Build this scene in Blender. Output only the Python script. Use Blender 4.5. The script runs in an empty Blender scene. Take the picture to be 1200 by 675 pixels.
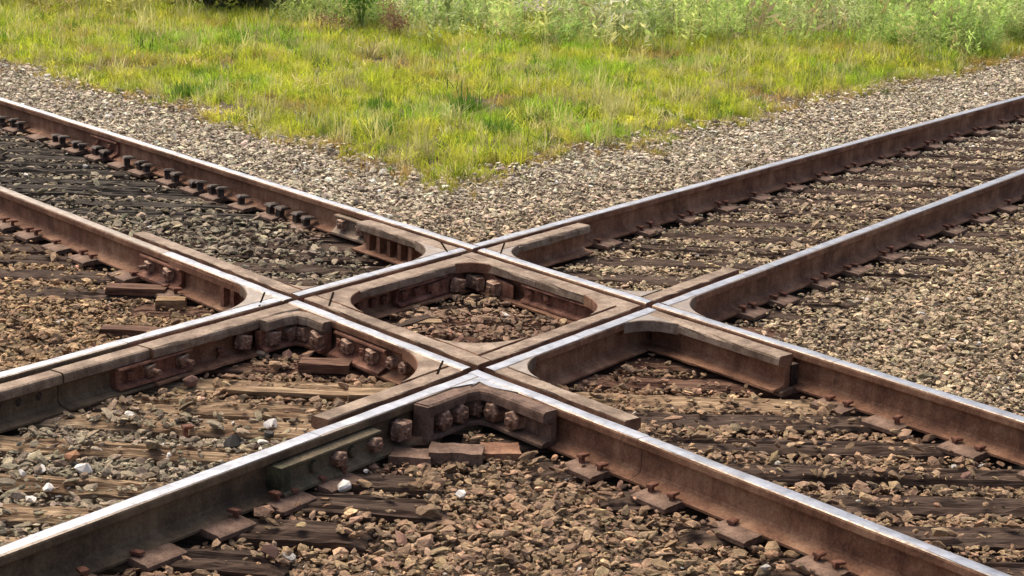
import bpy, math, random
import numpy as np
from mathutils import Matrix, Vector

R = math.radians
SC = bpy.context.scene
COL = SC.collection
rng = np.random.default_rng(11)
random.seed(5)

# ------------------------------------------------------------------ camera, sky, sun, exposure
cam_d = bpy.data.cameras.new('camera')
cam = bpy.data.objects.new('camera', cam_d); COL.objects.link(cam)
cam_d.sensor_width = 36.0; cam_d.lens = 66.0; cam_d.clip_start = 0.1; cam_d.clip_end = 2000.0
cam.matrix_world = (Matrix.Translation((1.087, -9.092, 2.561)) @ Matrix.Rotation(math.pi/2 - 0.248, 4, 'X')
                    @ Matrix.Rotation(0.032, 4, 'Z'))
SC.camera = cam

SUN_EL, SUN_AZ = R(58), R(-35)          # azimuth clockwise from +Y: behind the crossing, a little to the left
W = bpy.data.worlds.new('World'); SC.world = W; W.use_nodes = True
nt = W.node_tree
bg = nt.nodes['Background']
sky = nt.nodes.new('ShaderNodeTexSky'); sky.sky_type = 'NISHITA'; sky.sun_disc = False
sky.sun_elevation = SUN_EL; sky.sun_rotation = SUN_AZ; sky.dust_density = 7.0; sky.air_density = 0.7; sky.ozone_density = 0.0
nt.links.new(sky.outputs[0], bg.inputs[0]); bg.inputs[1].default_value = 0.15
sd = bpy.data.lights.new('sun', 'SUN'); sun = bpy.data.objects.new('sun', sd); COL.objects.link(sun)
sd.energy = 1.25; sd.angle = R(42); sd.color = (1.0, 0.89, 0.70)
to_sun = Vector((math.sin(SUN_AZ)*math.cos(SUN_EL), math.cos(SUN_AZ)*math.cos(SUN_EL), math.sin(SUN_EL)))
sun.rotation_euler = to_sun.to_track_quat('Z', 'Y').to_euler()
vs = SC.view_settings
vs.view_transform = 'Standard'; vs.look = 'None'; vs.gamma = 1.0; vs.use_curve_mapping = False; vs.exposure = 0.82

# ------------------------------------------------------------------ material helpers
MATS = {}
def new_mat(name):
    m = bpy.data.materials.new(name); m.use_nodes = True
    t = m.node_tree; b = t.nodes['Principled BSDF']
    MATS[name] = m
    return m, t, b
def N(t, kind, **kw):
    n = t.nodes.new(kind)
    for k, v in kw.items(): setattr(n, k, v)
    return n
def noise(t, vec, scale, detail=4.0, rough=0.6, dist=0.0):
    n = N(t, 'ShaderNodeTexNoise'); n.inputs['Scale'].default_value = scale
    n.inputs['Detail'].default_value = detail; n.inputs['Roughness'].default_value = rough
    n.inputs['Distortion'].default_value = dist
    t.links.new(vec, n.inputs['Vector']); return n
def ramp(t, fac, stops):
    r = N(t, 'ShaderNodeValToRGB'); e = r.color_ramp.elements
    while len(e) < len(stops): e.new(0.5)
    for i, (p, c) in enumerate(stops):
        e[i].position = p; e[i].color = (c[0], c[1], c[2], 1)
    t.links.new(fac, r.inputs[0]); return r
def coords(t, scale=(1, 1, 1), kind='Object', rot=(0, 0, 0)):
    c = N(t, 'ShaderNodeTexCoord'); mp = N(t, 'ShaderNodeMapping')
    mp.inputs['Scale'].default_value = scale; mp.inputs['Rotation'].default_value = rot
    t.links.new(c.outputs[kind], mp.inputs['Vector']); return mp.outputs[0]
def bump(t, b, height, strength, dist):
    n = N(t, 'ShaderNodeBump'); n.inputs['Strength'].default_value = strength; n.inputs['Distance'].default_value = dist
    t.links.new(height, n.inputs['Height']); t.links.new(n.outputs[0], b.inputs['Normal'])
def mixc(t, fac, a, bcol):
    m = N(t, 'ShaderNodeMix', data_type='RGBA')
    t.links.new(fac, m.inputs[0])
    for s, v in ((6, a), (7, bcol)):
        if isinstance(v, tuple): m.inputs[s].default_value = (*v, 1)
        else: t.links.new(v, m.inputs[s])
    return m.outputs[2]

def rust(name, dark, mid, light, rough=0.82, metal=0.0, big=5.0, stain=0.55):
    m, t, b = new_mat(name)
    v = coords(t)
    n1 = noise(t, v, big, 6, 0.65); n2 = noise(t, v, 90, 5, 0.7)
    mx = N(t, 'ShaderNodeMath', operation='ADD'); sc = N(t, 'ShaderNodeMath', operation='MULTIPLY')
    sc.inputs[1].default_value = 0.55; t.links.new(n2.outputs[0], sc.inputs[0])
    t.links.new(n1.outputs[0], mx.inputs[0]); t.links.new(sc.outputs[0], mx.inputs[1])
    r = ramp(t, mx.outputs[0], [(0.61, dark), (0.78, mid), (0.94, light)])
    vs_ = coords(t, (26, 26, 2.2)); n4 = noise(t, vs_, 1.0, 4, 0.6); n5 = noise(t, v, 3.1, 6, 0.72, 0.8)
    st1 = ramp(t, n4.outputs[0], [(0.36, (0.55, 0.52, 0.50)), (0.58, (1, 1, 1))])
    mu = N(t, 'ShaderNodeMix', data_type='RGBA', blend_type='MULTIPLY'); mu.inputs[0].default_value = 0.5
    t.links.new(r.outputs[0], mu.inputs[6]); t.links.new(st1.outputs[0], mu.inputs[7])
    st2 = ramp(t, n5.outputs[0], [(0.54, (0, 0, 0)), (0.64, (1, 1, 1))])
    sf = N(t, 'ShaderNodeMath', operation='MULTIPLY'); sf.inputs[1].default_value = stain; t.links.new(st2.outputs[0], sf.inputs[0])
    t.links.new(mixc(t, sf.outputs[0], mu.outputs[2], (dark[0]*.55, dark[1]*.55, dark[2]*.55)), b.inputs['Base Color'])
    b.inputs['Roughness'].default_value = rough; b.inputs['Metallic'].default_value = metal
    b.inputs['Specular IOR Level'].default_value = 0.3
    bump(t, b, n2.outputs[0], 0.55, 0.004)
    return m
rust('rust_brown', (0.105, 0.046, 0.024), (0.21, 0.102, 0.056), (0.31, 0.18, 0.105))
rust('rust_red', (0.06, 0.023, 0.014), (0.17, 0.070, 0.041), (0.28, 0.14, 0.09), big=9)
rust('moss_steel', (0.026, 0.027, 0.013), (0.066, 0.064, 0.031), (0.12, 0.105, 0.058), big=12)
rust('rust_olive', (0.070, 0.046, 0.026), (0.125, 0.083, 0.046), (0.19, 0.13, 0.075))
rust('rust_tan', (0.12, 0.080, 0.052), (0.21, 0.152, 0.104), (0.32, 0.25, 0.185), 0.7, 0.15, 7)
rust('rust_green', (0.050, 0.044, 0.025), (0.110, 0.086, 0.050), (0.18, 0.135, 0.08))
rust('plate_rust', (0.07, 0.040, 0.026), (0.135, 0.082, 0.056), (0.21, 0.135, 0.095), big=11)
rust('nut_rust', (0.11, 0.055, 0.038), (0.23, 0.135, 0.09), (0.40, 0.29, 0.21), 0.6, 0.2, 24)
rust('grease_dark', (0.02, 0.015, 0.012), (0.05, 0.034, 0.026), (0.10, 0.065, 0.05), 0.65, 0.1, 14)

def polished(name, base, rough, spots):
    m, t, b = new_mat(name)
    v = coords(t)
    n1 = noise(t, v, 6, 5, 0.6); n2 = noise(t, v, 55, 5, 0.75); n3 = noise(t, v, 160, 4, 0.6)
    r = ramp(t, n2.outputs[0], [(spots, (0, 0, 0)), (spots + 0.16, (1, 1, 1))])
    n4 = noise(t, v, 14, 6, 0.7, 0.5)
    tone = ramp(t, n4.outputs[0], [(0.30, tuple(q*0.52 for q in base)), (0.62, base)])
    c = mixc(t, r.outputs[0], tone.outputs[0], (0.17, 0.125, 0.09))
    t.links.new(c, b.inputs['Base Color'])
    inv = N(t, 'ShaderNodeMapRange'); inv.inputs[3].default_value = 1.0; inv.inputs[4].default_value = 0.15
    t.links.new(r.outputs[0], inv.inputs[0]); t.links.new(inv.outputs[0], b.inputs['Metallic'])
    rr = N(t, 'ShaderNodeMapRange'); rr.inputs[3].default_value = rough; rr.inputs[4].default_value = rough + 0.22
    t.links.new(n1.outputs[0], rr.inputs[0]); t.links.new(rr.outputs[0], b.inputs['Roughness'])
    bump(t, b, n3.outputs[0], 0.12, 0.002)
    return m
polished('steel_bright', (0.37, 0.39, 0.42), 0.30, 0.59)
polished('steel_worn', (0.27, 0.24, 0.205), 0.40, 0.46)

def wood(name, dark, mid, light):
    m, t, b = new_mat(name)
    v = coords(t, (1.6, 24, 24)); v2 = coords(t, (3, 3, 3)); v3 = coords(t, (6, 130, 130))
    n1 = noise(t, v, 1.6, 6, 0.65, 0.6); n2 = noise(t, v2, 1.5, 4, 0.6); n3 = noise(t, v3, 1.0, 3, 0.6, 0.3)
    r = ramp(t, n1.outputs[0], [(0.36, dark), (0.53, mid), (0.70, light)])
    r2 = ramp(t, n3.outputs[0], [(0.36, (0.22, 0.22, 0.22)), (0.55, (1, 1, 1))])
    mu = N(t, 'ShaderNodeMix', data_type='RGBA', blend_type='MULTIPLY'); mu.inputs[0].default_value = 0.85
    t.links.new(r.outputs[0], mu.inputs[6]); t.links.new(r2.outputs[0], mu.inputs[7])
    r3 = ramp(t, n2.outputs[0], [(0.4, (0, 0, 0)), (0.68, (1, 1, 1))])
    f = N(t, 'ShaderNodeMath', operation='MULTIPLY'); f.inputs[1].default_value = 0.75
    t.links.new(r3.outputs[0], f.inputs[0])
    c = mixc(t, f.outputs[0], mu.outputs[2], (dark[0]*1.1, dark[1]*0.95, dark[2]*0.9))
    t.links.new(c, b.inputs['Base Color']); b.inputs['Roughness'].default_value = 0.9
    b.inputs['Specular IOR Level'].default_value = 0.2
    bump(t, b, n3.outputs[0], 0.8, 0.006)
    return m
wood('wood_tan', (0.11, 0.070, 0.040), (0.34, 0.235, 0.135), (0.55, 0.42, 0.27))
wood('wood_dark', (0.035, 0.022, 0.015), (0.085, 0.055, 0.038), (0.17, 0.115, 0.08))
wood('wood_black', (0.025, 0.021, 0.016), (0.06, 0.050, 0.038), (0.12, 0.10, 0.075))
wood('wood_red', (0.065, 0.032, 0.020), (0.15, 0.082, 0.052), (0.26, 0.16, 0.105))
wood('wood_yellow', (0.14, 0.085, 0.045), (0.29, 0.19, 0.10), (0.42, 0.30, 0.17))

def tinted(name, rough=0.85, trans=0.0, scale=18.0, var=0.35, bmp=0.6):
    """colour comes from the per-piece attribute 'tint' that each scattered piece carries"""
    m, t, b = new_mat(name)
    a = N(t, 'ShaderNodeAttribute', attribute_type='INSTANCER', attribute_name='tint')
    v = coords(t, kind='Object')
    n = noise(t, v, scale, 5, 0.7)
    mr = N(t, 'ShaderNodeMapRange'); mr.inputs[1].default_value = 0.3; mr.inputs[2].default_value = 0.7
    mr.inputs[3].default_value = 1 - var; mr.inputs[4].default_value = 1 + var
    t.links.new(n.outputs[0], mr.inputs[0])
    mu = N(t, 'ShaderNodeVectorMath', operation='SCALE')
    t.links.new(a.outputs['Color'], mu.inputs[0]); t.links.new(mr.outputs[0], mu.inputs['Scale'])
    t.links.new(mu.outputs[0], b.inputs['Base Color'])
    b.inputs['Roughness'].default_value = rough; b.inputs['Specular IOR Level'].default_value = 0.25
    if bmp: bump(t, b, n.outputs[0], bmp, 0.05)
    if trans:
        out = t.nodes['Material Output']
        tr = N(t, 'ShaderNodeBsdfTranslucent'); ms = N(t, 'ShaderNodeMixShader'); ms.inputs[0].default_value = trans
        t.links.new(mu.outputs[0], tr.inputs[0]); t.links.new(b.outputs[0], ms.inputs[1]); t.links.new(tr.outputs[0], ms.inputs[2])
        t.links.new(ms.outputs[0], out.inputs[0])
    return m
tinted('stone', 0.85, 0.0, 2.2, 0.4, 0.5)
tinted('blade', 0.6, 0.55, 6.0, 0.18, 0.0)
def leaf_mat(name, c1, c2, trans=0.4):
    m, t, b = new_mat(name); v = coords(t); n = noise(t, v, 9, 4, 0.6)
    r = ramp(t, n.outputs[0], [(0.35, c1), (0.65, c2)]); t.links.new(r.outputs[0], b.inputs['Base Color']); b.inputs['Roughness'].default_value = 0.6
    tr = N(t, 'ShaderNodeBsdfTranslucent'); ms = N(t, 'ShaderNodeMixShader'); ms.inputs[0].default_value = trans
    t.links.new(r.outputs[0], tr.inputs[0]); t.links.new(b.outputs[0], ms.inputs[1]); t.links.new(tr.outputs[0], ms.inputs[2])
    t.links.new(ms.outputs[0], t.nodes['Material Output'].inputs[0])
leaf_mat('leaf_green', (0.08, 0.19, 0.02), (0.20, 0.34, 0.035))
leaf_mat('leaf_dark', (0.025, 0.035, 0.012), (0.06, 0.075, 0.025), 0.2)
leaf_mat('leaf_brown', (0.20, 0.11, 0.055), (0.36, 0.22, 0.11), 0.35)
leaf_mat('flower_pink', (0.62, 0.45, 0.52), (0.75, 0.66, 0.68), 0.3)

def stone_mat(name, c1, c2):
    m, t, b = new_mat(name); v = coords(t)
    n = noise(t, v, 45, 5, 0.7)
    r = ramp(t, n.outputs[0], [(0.3, c1), (0.7, c2)]); t.links.new(r.outputs[0], b.inputs['Base Color'])
    b.inputs['Roughness'].default_value = 0.85; bump(t, b, n.outputs[0], 0.5, 0.008)
stone_mat('seam_gap_shade', (0.008, 0.006, 0.005), (0.02, 0.014, 0.011)); MATS['seam_gap_shade'].node_tree.nodes['Principled BSDF'].inputs['Specular IOR Level'].default_value = 0.0
stone_mat('stone_white', (0.55, 0.50, 0.43), (0.82, 0.80, 0.74))
stone_mat('stone_orange', (0.25, 0.11, 0.05), (0.42, 0.22, 0.11))
stone_mat('stone_black', (0.015, 0.014, 0.012), (0.06, 0.055, 0.045))
stone_mat('stone_rust', (0.10, 0.05, 0.035), (0.22, 0.12, 0.085))
stone_mat('stone_tan', (0.20, 0.14, 0.085), (0.38, 0.29, 0.19))

m, t, b = new_mat('soil'); v = coords(t)
n1 = noise(t, v, 1.3, 6, 0.65); n2 = noise(t, v, 40, 6, 0.75)
r1 = ramp(t, n2.outputs[0], [(0.3, (0.045, 0.030, 0.019)), (0.7, (0.135, 0.092, 0.058))])
r2 = ramp(t, n2.outputs[0], [(0.3, (0.05, 0.05, 0.015)), (0.7, (0.15, 0.14, 0.05))])
f1 = ramp(t, n1.outputs[0], [(0.4, (0, 0, 0)), (0.6, (1, 1, 1))])
sx = N(t, 'ShaderNodeSeparateXYZ'); t.links.new(v, sx.inputs[0])
mr = N(t, 'ShaderNodeMapRange'); mr.inputs[1].default_value = 8; mr.inputs[2].default_value = 14; t.links.new(sx.outputs[1], mr.inputs[0])
mm = N(t, 'ShaderNodeMath', operation='MULTIPLY'); t.links.new(mr.outputs[0], mm.inputs[0]); t.links.new(f1.outputs[0], mm.inputs[1])
t.links.new(mixc(t, mm.outputs[0], r1.outputs[0], r2.outputs[0]), b.inputs['Base Color'])
b.inputs['Roughness'].default_value = 0.95; bump(t, b, n2.outputs[0], 0.8, 0.03)

# ------------------------------------------------------------------ object helpers
def link_mesh(name, verts, faces, mats, fmat=None, parent=None, smooth=False):
    me = bpy.data.meshes.new(name); me.from_pydata([tuple(map(float, v)) for v in verts], [], faces)
    for mm_ in (mats if isinstance(mats, (list, tuple)) else [mats]): me.materials.append(MATS[mm_])
    if fmat is not None: me.polygons.foreach_set('material_index', np.asarray(fmat, np.int32))
    if smooth: me.polygons.foreach_set('use_smooth', np.ones(len(me.polygons), bool))
    me.update(); me.validate()
    o = bpy.data.objects.new(name, me); COL.objects.link(o)
    if parent is not None: o.parent = parent; o.matrix_parent_inverse = Matrix.Identity(4)
    return o
def tag(o, label=None, cat=None, group=None, kind=None):
    if label: o['label'] = label
    if cat: o['category'] = cat
    if group: o['group'] = group
    if kind: o['kind'] = kind
    return o
def empty(name, loc=(0, 0, 0)):
    o = bpy.data.objects.new(name, None); COL.objects.link(o); o.location = loc; o.empty_display_size = 0.1
    return o
class MB:
    """collects shapes that become ONE mesh"""
    def __init__(s): s.v = []; s.f = []; s.m = []
    def add(s, verts, faces, mi=0):
        k = len(s.v); s.v += [tuple(map(float, q)) for q in verts]
        for i, f in enumerate(faces):
            s.f.append([k + j for j in f]); s.m.append(mi[i] if isinstance(mi, (list, tuple)) else mi)
    def build(s, name, mats, parent=None, smooth=False, origin=None):
        v = s.v
        if origin is not None: v = [(a - origin[0], b_ - origin[1], c - origin[2]) for a, b_, c in v]
        o = link_mesh(name, v, s.f, mats, s.m, parent, smooth)
        if origin is not None: o.location = origin
        return o

# ------------------------------------------------------------------ the four rail lines (gauge edge of each rail head); n points to the near side
class Line:
    def __init__(s, c, ang, near):
        s.c = np.array(c, float); s.d = np.array([math.cos(ang), math.sin(ang)]); n = np.array([s.d[1], -s.d[0]])
        s.n = n if n[1] < 0 else -n
        s.o = s.c
    def off(s, d):
        l = Line.__new__(Line); l.c = s.c + s.n*d; l.d = s.d; l.n = s.n; l.o = s.o; return l
    def cross(s, at):          # a cut square across the rail at distance `at` along it
        l = Line.__new__(Line); l.c = s.o + s.d*at; l.d = s.n; l.n = s.d; l.o = l.c; return l
    def pt(s, at, d=0.0, z=0.0):
        q = s.o + s.d*at + s.n*d; return np.array([q[0], q[1], z])
    def x_at(s, y): return s.o[0] + s.d[0]*(y - s.o[1])/s.d[1]
    def s_at_y(s, y): return (y - s.o[1])/s.d[1]
    def dist(s, x, y): return (x - s.o[0])*s.n[0] + (y - s.o[1])*s.n[1]
def isect(l, m_):
    A = np.array([[l.d[0], -m_.d[0]], [l.d[1], -m_.d[1]]]); q = np.linalg.solve(A, m_.c - l.c); return l.c + l.d*q[0]
A1 = Line((-0.8485, 3.2661), math.atan2(-0.77042, 0.63753), 1)
A2 = Line((-0.3019, 0.3404), math.atan2(-0.76452, 0.6446), 1)
B1 = Line((0.0805, 0.1150), math.atan2(0.81516, 0.57923), 1)
B2 = Line((0.1365, -2.3158), math.atan2(0.82129, 0.57051), 1)
C00, C01, C10, C11 = isect(A2, B1), isect(A1, B1), isect(A2, B2), isect(A1, B2)
A2.o = B1.o = C00; A1.o = C01; B2.o = C10
LA1 = float((C11 - C01) @ A1.d); LA2 = float((C10 - C00) @ A2.d); LB1 = float((C01 - C00) @ B1.d); LB2 = float((C11 - C10) @ B2.d)
HW, FL, GW = 0.074, 0.045, 0.092      # head width, flangeway, guard head width
G0, G1 = FL, FL + GW
TOP = 0.175

def sweep(mb, line, prof, cuts, mi, close=True, caps=True, wobble=0.0, waver=0.0):
    """profile points (d, z) swept along `line` between consecutive cut lines; ends follow the cuts"""
    n = len(prof); rings = []
    for ci, c in enumerate(cuts):
        wb = wobble if 0 < ci < len(cuts) - 1 else 0.0      # hammered, worn edges
        rings.append([(*isect(line.off(d + random.gauss(0, wb) + (random.uniform(-waver, waver) if i in (11, 13) else 0)), c), z + random.gauss(0, wb*.5)) for i, (d, z) in enumerate(prof)])
    V = [q for r_ in rings for q in r_]; F = []; M = []
    for k in range(len(cuts) - 1):
        for i in range(n if close else n - 1):
            j = (i + 1) % n
            F.append((k*n + i, (k + 1)*n + i, (k + 1)*n + j, k*n + j)); M.append(mi[i] if isinstance(mi, list) else mi)
    if caps and close:
        F.append(tuple(range(n - 1, -1, -1))); F.append(tuple((len(cuts) - 1)*n + i for i in range(n)))
        cm = mi[0] if isinstance(mi, list) else mi
        M += [cm, cm]
    mb.add(V, F, M)
def sweep_path(mb, rings, mi):
    n = len(rings[0]); V = [q for r_ in rings for q in r_]; F = []
    for k in range(len(rings) - 1):
        for i in range(n):
            j = (i + 1) % n; F.append((k*n + i, (k + 1)*n + i, (k + 1)*n + j, k*n + j))
    F.append(tuple(range(n - 1, -1, -1))); F.append(tuple((len(rings) - 1)*n + i for i in range(n)))
    mb.add(V, F, mi)
# rail profile about the centre of the head; material 0 = rust, 1 = polished running surface
RP = [(-.072, .0), (-.072, .010), (-.045, .017), (-.014, .030), (-.0085, .042), (-.0085, .122), (-.014, .131), (-.036, .138),
      (-.037, .142), (-.037, .164), (-.034, .171), (-.027, .1742), (0.0, .1752), (.027, .1742), (.034, .171), (.037, .164), (.037, .142),
      (.036, .138), (.014, .131), (.0085, .122), (.0085, .042), (.014, .030), (.045, .017), (.072, .010), (.072, 0.0)]
RPM = [0]*25
for i in (11, 12): RPM[i] = 1
for i in (10, 13): RPM[i] = 2
def rail_prof(c, dz=0.0): return [(c + d, z + (dz if z < .05 else 0)) for d, z in RP]
def wavy_cuts(line, s0, s1, n=1):
    return [line.cross(s0 + (s1 - s0)*k/n) for k in range(n + 1)]
CEN = {'A1': -HW/2, 'A2': HW/2, 'B1': -HW/2, 'B2': HW/2}     # head centre relative to the gauge edge
GS = {'A1': 1, 'A2': -1, 'B1': 1, 'B2': -1}                  # side of the flangeway and guard
LN = {'A1': A1, 'A2': A2, 'B1': B1, 'B2': B2}
def head_edge_field(k): return -GS[k]*HW
def guard_prof(k, dz=0.0, w0=None, w1=None):
    g = GS[k]; a = G0 if w0 is None else w0; b_ = G1 if w1 is None else w1
    # guard head with chamfered outer edge, web and a foot half
    P = [(a, .128), (a, .168), (a + .004, .1725), (b_ - .012, .172), (b_ - .003, .167), (b_, .158), (b_, .128), (b_ - .012, .120), (a + .048, .112),
         (a + .046, .040), (a + .060, .024), (b_ + .030, .014), (b_ + .030, .004), (a + .012, .004), (a + .012, .112)]
    P = [(g*d, z + dz) for d, z in P]
    return P if g > 0 else P[::-1]
GPM_pos = [0, 2, 2, 2, 2, 2, 0, 0, 0, 0, 0, 0, 0, 0, 0]
def guard_mats(k):
    return GPM_pos if GS[k] > 0 else GPM_pos[-2::-1] + GPM_pos[-1:]

# ------------------------------------------------------------------ fittings
def nut_mesh(sides, r, h, br, bl):
    mb = MB()
    def prism(n, r_, z0, z1, ch, rot=0.0):
        V = []; F = []
        rings = [(r_, z0), (r_, z1 - ch), (r_ - ch, z1)]
        for rr_, zz in rings:
            for i in range(n):
                a = 2*math.pi*i/n + rot; V.append((rr_*math.cos(a), rr_*math.sin(a), zz))
        for k in range(2):
            for i in range(n):
                j = (i + 1) % n; F.append((k*n + i, k*n + j, (k + 1)*n + j, (k + 1)*n + i))
        F.append(tuple(2*n + i for i in range(n)))
        mb.add(V, F, 0)
    if bl: prism(12, r*.84, 0, .006, .001)
    prism(sides, r, 0, h, r*0.16)
    if bl: prism(8, br, h*0.9, h + bl, br*0.25)
    return mb
def make_mesh_data(name, mb, mat):
    me = bpy.data.meshes.new(name); me.from_pydata(mb.v, [], mb.f); me.materials.append(MATS[mat]); me.update(); return me
NUTS = {'square': make_mesh_data('square_nut', nut_mesh(4, .042, .040, .013, .010), 'nut_rust'),
        'square_long': make_mesh_data('square_nut_long_bolt', nut_mesh(4, .038, .036, .014, .045), 'nut_rust'),
        'hex': make_mesh_data('hex_nut', nut_mesh(6, .034, .042, .014, .012), 'nut_rust'),
        'small': make_mesh_data('small_nut', nut_mesh(4, .028, .026, .010, .006), 'rust_red'),
        'dome': make_mesh_data('bolt_head', nut_mesh(10, .024, .020, .012, .0), 'rust_green'),
        'hole': make_mesh_data('hole_shade_disc', nut_mesh(10, .015, .004, .01, 0), 'grease_dark')}
def nut(parent, line, s, d, z, kind='square', rot=None, side=1, name='nut', scale=1.0):
    o = bpy.data.objects.new(name, NUTS[kind]); COL.objects.link(o)
    nx = Vector((line.n[0]*side, line.n[1]*side, 0)); up = Vector((0, 0, 1)); t_ = up.cross(nx)
    M3 = Matrix((t_, up, nx)).transposed().to_4x4()
    a = random.uniform(.55, 1.0) if rot is None else rot
    o.matrix_basis = Matrix.Translation(Vector(line.pt(s, d, z))) @ M3 @ Matrix.Rotation(a, 4, 'Z') @ Matrix.Scale(scale, 4)
    o.parent = parent
    return o
def bar_prof(k, side, thick=0.0):
    """angle bar fitted between head and foot, on the `side` (+1 near) of rail k"""
    c = CEN[k]
    P = [(.009, .128), (.030, .131), (.041 + thick, .127), (.043 + thick, .119), (.030 + thick, .112), (.026 + thick, .104), (.026 + thick, .056), (.036 + thick, .044),
         (.066 + thick*.5, .030), (.078 + thick*.5, .024), (.079 + thick*.5, .013), (.046, .018), (.015, .032), (.009, .045)]
    P = [(c + side*d, z) for d, z in P]
    return P if side > 0 else P[::-1]
def joint_bar(parent, k, s0, s1, nuts, mat='rust_red', side=1, thick=0.0, kind='square', base=None):
    l = LN[k]; mb = MB(); sweep(mb, l, bar_prof(k, side, thick), [l.cross(s0), l.cross(s1)], 0)
    o = mb.build('joint_bar', mat, parent)
    for q in nuts:
        s, kd = q[0], (q[1] if len(q) > 1 else kind)
        nut(o, l, s, CEN[k] + side*(.025 + thick), .080, kd, side=side, name='nut' if kd not in ('dome', 'hole') else 'bolt_head')
    return o
def prism_poly(mb, poly, z0, z1, ch=0.006, mi_top=0, mi_side=0):
    """vertical prism of a ground polygon with a chamfered top"""
    P = np.array(poly); c = P.mean(0)
    area = 0.5*np.sum(P[:, 0]*np.roll(P[:, 1], -1) - np.roll(P[:, 0], -1)*P[:, 1])
    if area < 0: P = P[::-1]
    n = len(P)
    d = np.roll(P, -1, 0) - P; d /= np.linalg.norm(d, axis=1)[:, None] + 1e-9
    nn = np.stack([-d[:, 1], d[:, 0]], 1); bis = nn + np.roll(nn, 1, 0); bis /= np.linalg.norm(bis, axis=1)[:, None] + 1e-9
    I = P + bis*ch
    V = [(*q, z0) for q in P] + [(*q, z1 - ch) for q in P] + [(*q, z1) for q in I]
    F = []; M = []
    for k in range(2):
        for i in range(n):
            j = (i + 1) % n; F.append((k*n + i, k*n + j, (k + 1)*n + j, (k + 1)*n + i)); M.append(mi_side)
    F.append(tuple(2*n + i for i in range(n))); M.append(mi_top)
    F.append(tuple(range(n - 1, -1, -1))); M.append(mi_side)
    mb.add(V, F, M)
def box_on(mb, line, s0, s1, d0, d1, z0, z1, mi=0):
    sweep(mb, line, [(d0, z0), (d0, z1), (d1, z1), (d1, z0)], [line.cross(s0), line.cross(s1)], mi)

# ------------------------------------------------------------------ setting: the ground sheet
def smooth_noise(x, y, f, seed):
    r_ = np.random.default_rng(seed); o = 0
    for k in range(4):
        a, b_, p_, q = r_.uniform(-1, 1), r_.uniform(-1, 1), r_.uniform(0, 6.28), r_.uniform(0, 6.28)
        th = r_.uniform(0, 6.28); ff = f*(1 + .7*k)
        o = o + np.sin(ff*(x*math.cos(th) + y*math.sin(th)) + p_)*np.sin(ff*(-x*math.sin(th)*1.1 + y*math.cos(th)) + q)/(1 + .6*k)
    return o/2.0
def grass_amount(x, y):
    """positive where grass grows: away from both tracks"""
    far = np.minimum(-A1.dist(x, y) - 1.40, -B1.dist(x, y) - 1.62)
    east = np.minimum(-A1.dist(x, y) - 1.8, B2.dist(x, y) - 1.9)
    w = np.maximum(far, east)
    return w + .24*smooth_noise(x, y, 2.3, 3) + .20*smooth_noise(x, y, 6.5, 8)
def ground_z(x, y):
    g = np.clip(grass_amount(x, y), 0, 1.2)
    return -.058 + .014*smooth_noise(x, y, 1.9, 21) + .008*smooth_noise(x, y, 7, 22) + .03*g
def grid_axis(lo, hi, step, far):
    inner = np.arange(lo, hi + 1e-6, step)
    left = lo - np.geomspace(step*2, far, 14)[::-1]; right = hi + np.geomspace(step*2, far, 14)
    return np.concatenate([left, inner, right])
gx = grid_axis(-12, 16, .18, 600); gy = grid_axis(-6, 30, .18, 600)
X, Y = np.meshgrid(gx, gy); Z = ground_z(X, Y)
nx, ny = len(gx), len(gy)
idx = np.arange(nx*ny).reshape(ny, nx)
quads = np.stack([idx[:-1, :-1], idx[:-1, 1:], idx[1:, 1:], idx[1:, :-1]], -1).reshape(-1, 4)
g = link_mesh('ground', np.stack([X, Y, Z], -1).reshape(-1, 3), quads.tolist(), 'soil', smooth=True)
tag(g, kind='structure')

# ------------------------------------------------------------------ running rails outside the crossing
def running_rail(k, s0, s1, label, mats, crown=None):
    l = LN[k]
    n = max(2, int(abs(s1 - s0)/.22))
    root = empty('running_rail', l.pt((s0 if abs(s0) < abs(s1) else s1), CEN[k], 0))
    o = MB(); sweep(o, l, rail_prof(CEN[k]), wavy_cuts(l, s0, s1, n), RPM, waver=.006)
    loc = np.array(root.location)
    ob = o.build('rail_bar', mats, None)
    tag(root, label, 'rail', 'running rails of the two tracks')
    ob.parent = root; ob.matrix_parent_inverse = Matrix.Translation(-Vector(loc))
    return root
def under(root, o):
    """parent o (built in world coordinates) to an empty that has a location"""
    o.parent = root; o.matrix_parent_inverse = Matrix.Translation(-Vector(root.location)); return o
J_A1, J_A2, J_B1, J_B2 = -1.155, -1.19, -1.10, -1.135
BR = ['rust_brown', 'steel_bright', 'steel_worn']; OL = ['rust_olive', 'steel_bright', 'steel_worn']; WN = ['rust_brown', 'steel_worn', 'rust_tan']
R_A1 = running_rail('A1', -30, J_A1 - .003, 'rusty far rail with bright top running beside the gravel shoulder to the left edge', BR)
R_A2 = running_rail('A2', -30, J_A2 - .003, 'rusty rail with dull top entering at the left edge below the far rail', WN)
R_B1 = running_rail('B1', -14, J_B1 - .003, 'bright-topped rail with a guard rail beside it, entering lower left of the crossing', OL)
R_B2 = running_rail('B2', -14, J_B2 - .003, 'nearest olive-brown rail with bright top crossing the bottom left corner', OL)
running_rail('A1', LA1 + 1.2, 14, 'rusty rail leaving the crossing toward the right edge, farther of two', BR)
running_rail('A2', LA2 + 1.1, 14, 'rusty rail leaving the crossing toward the bottom right, nearer of two', BR)
running_rail('B1', LB1 + 1.2, 60, 'rusty rail leaving the crossing toward the field, left of two', BR)
running_rail('B2', LB2 + 1.2, 60, 'rusty rail leaving the crossing toward the field, right of two', BR)

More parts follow.
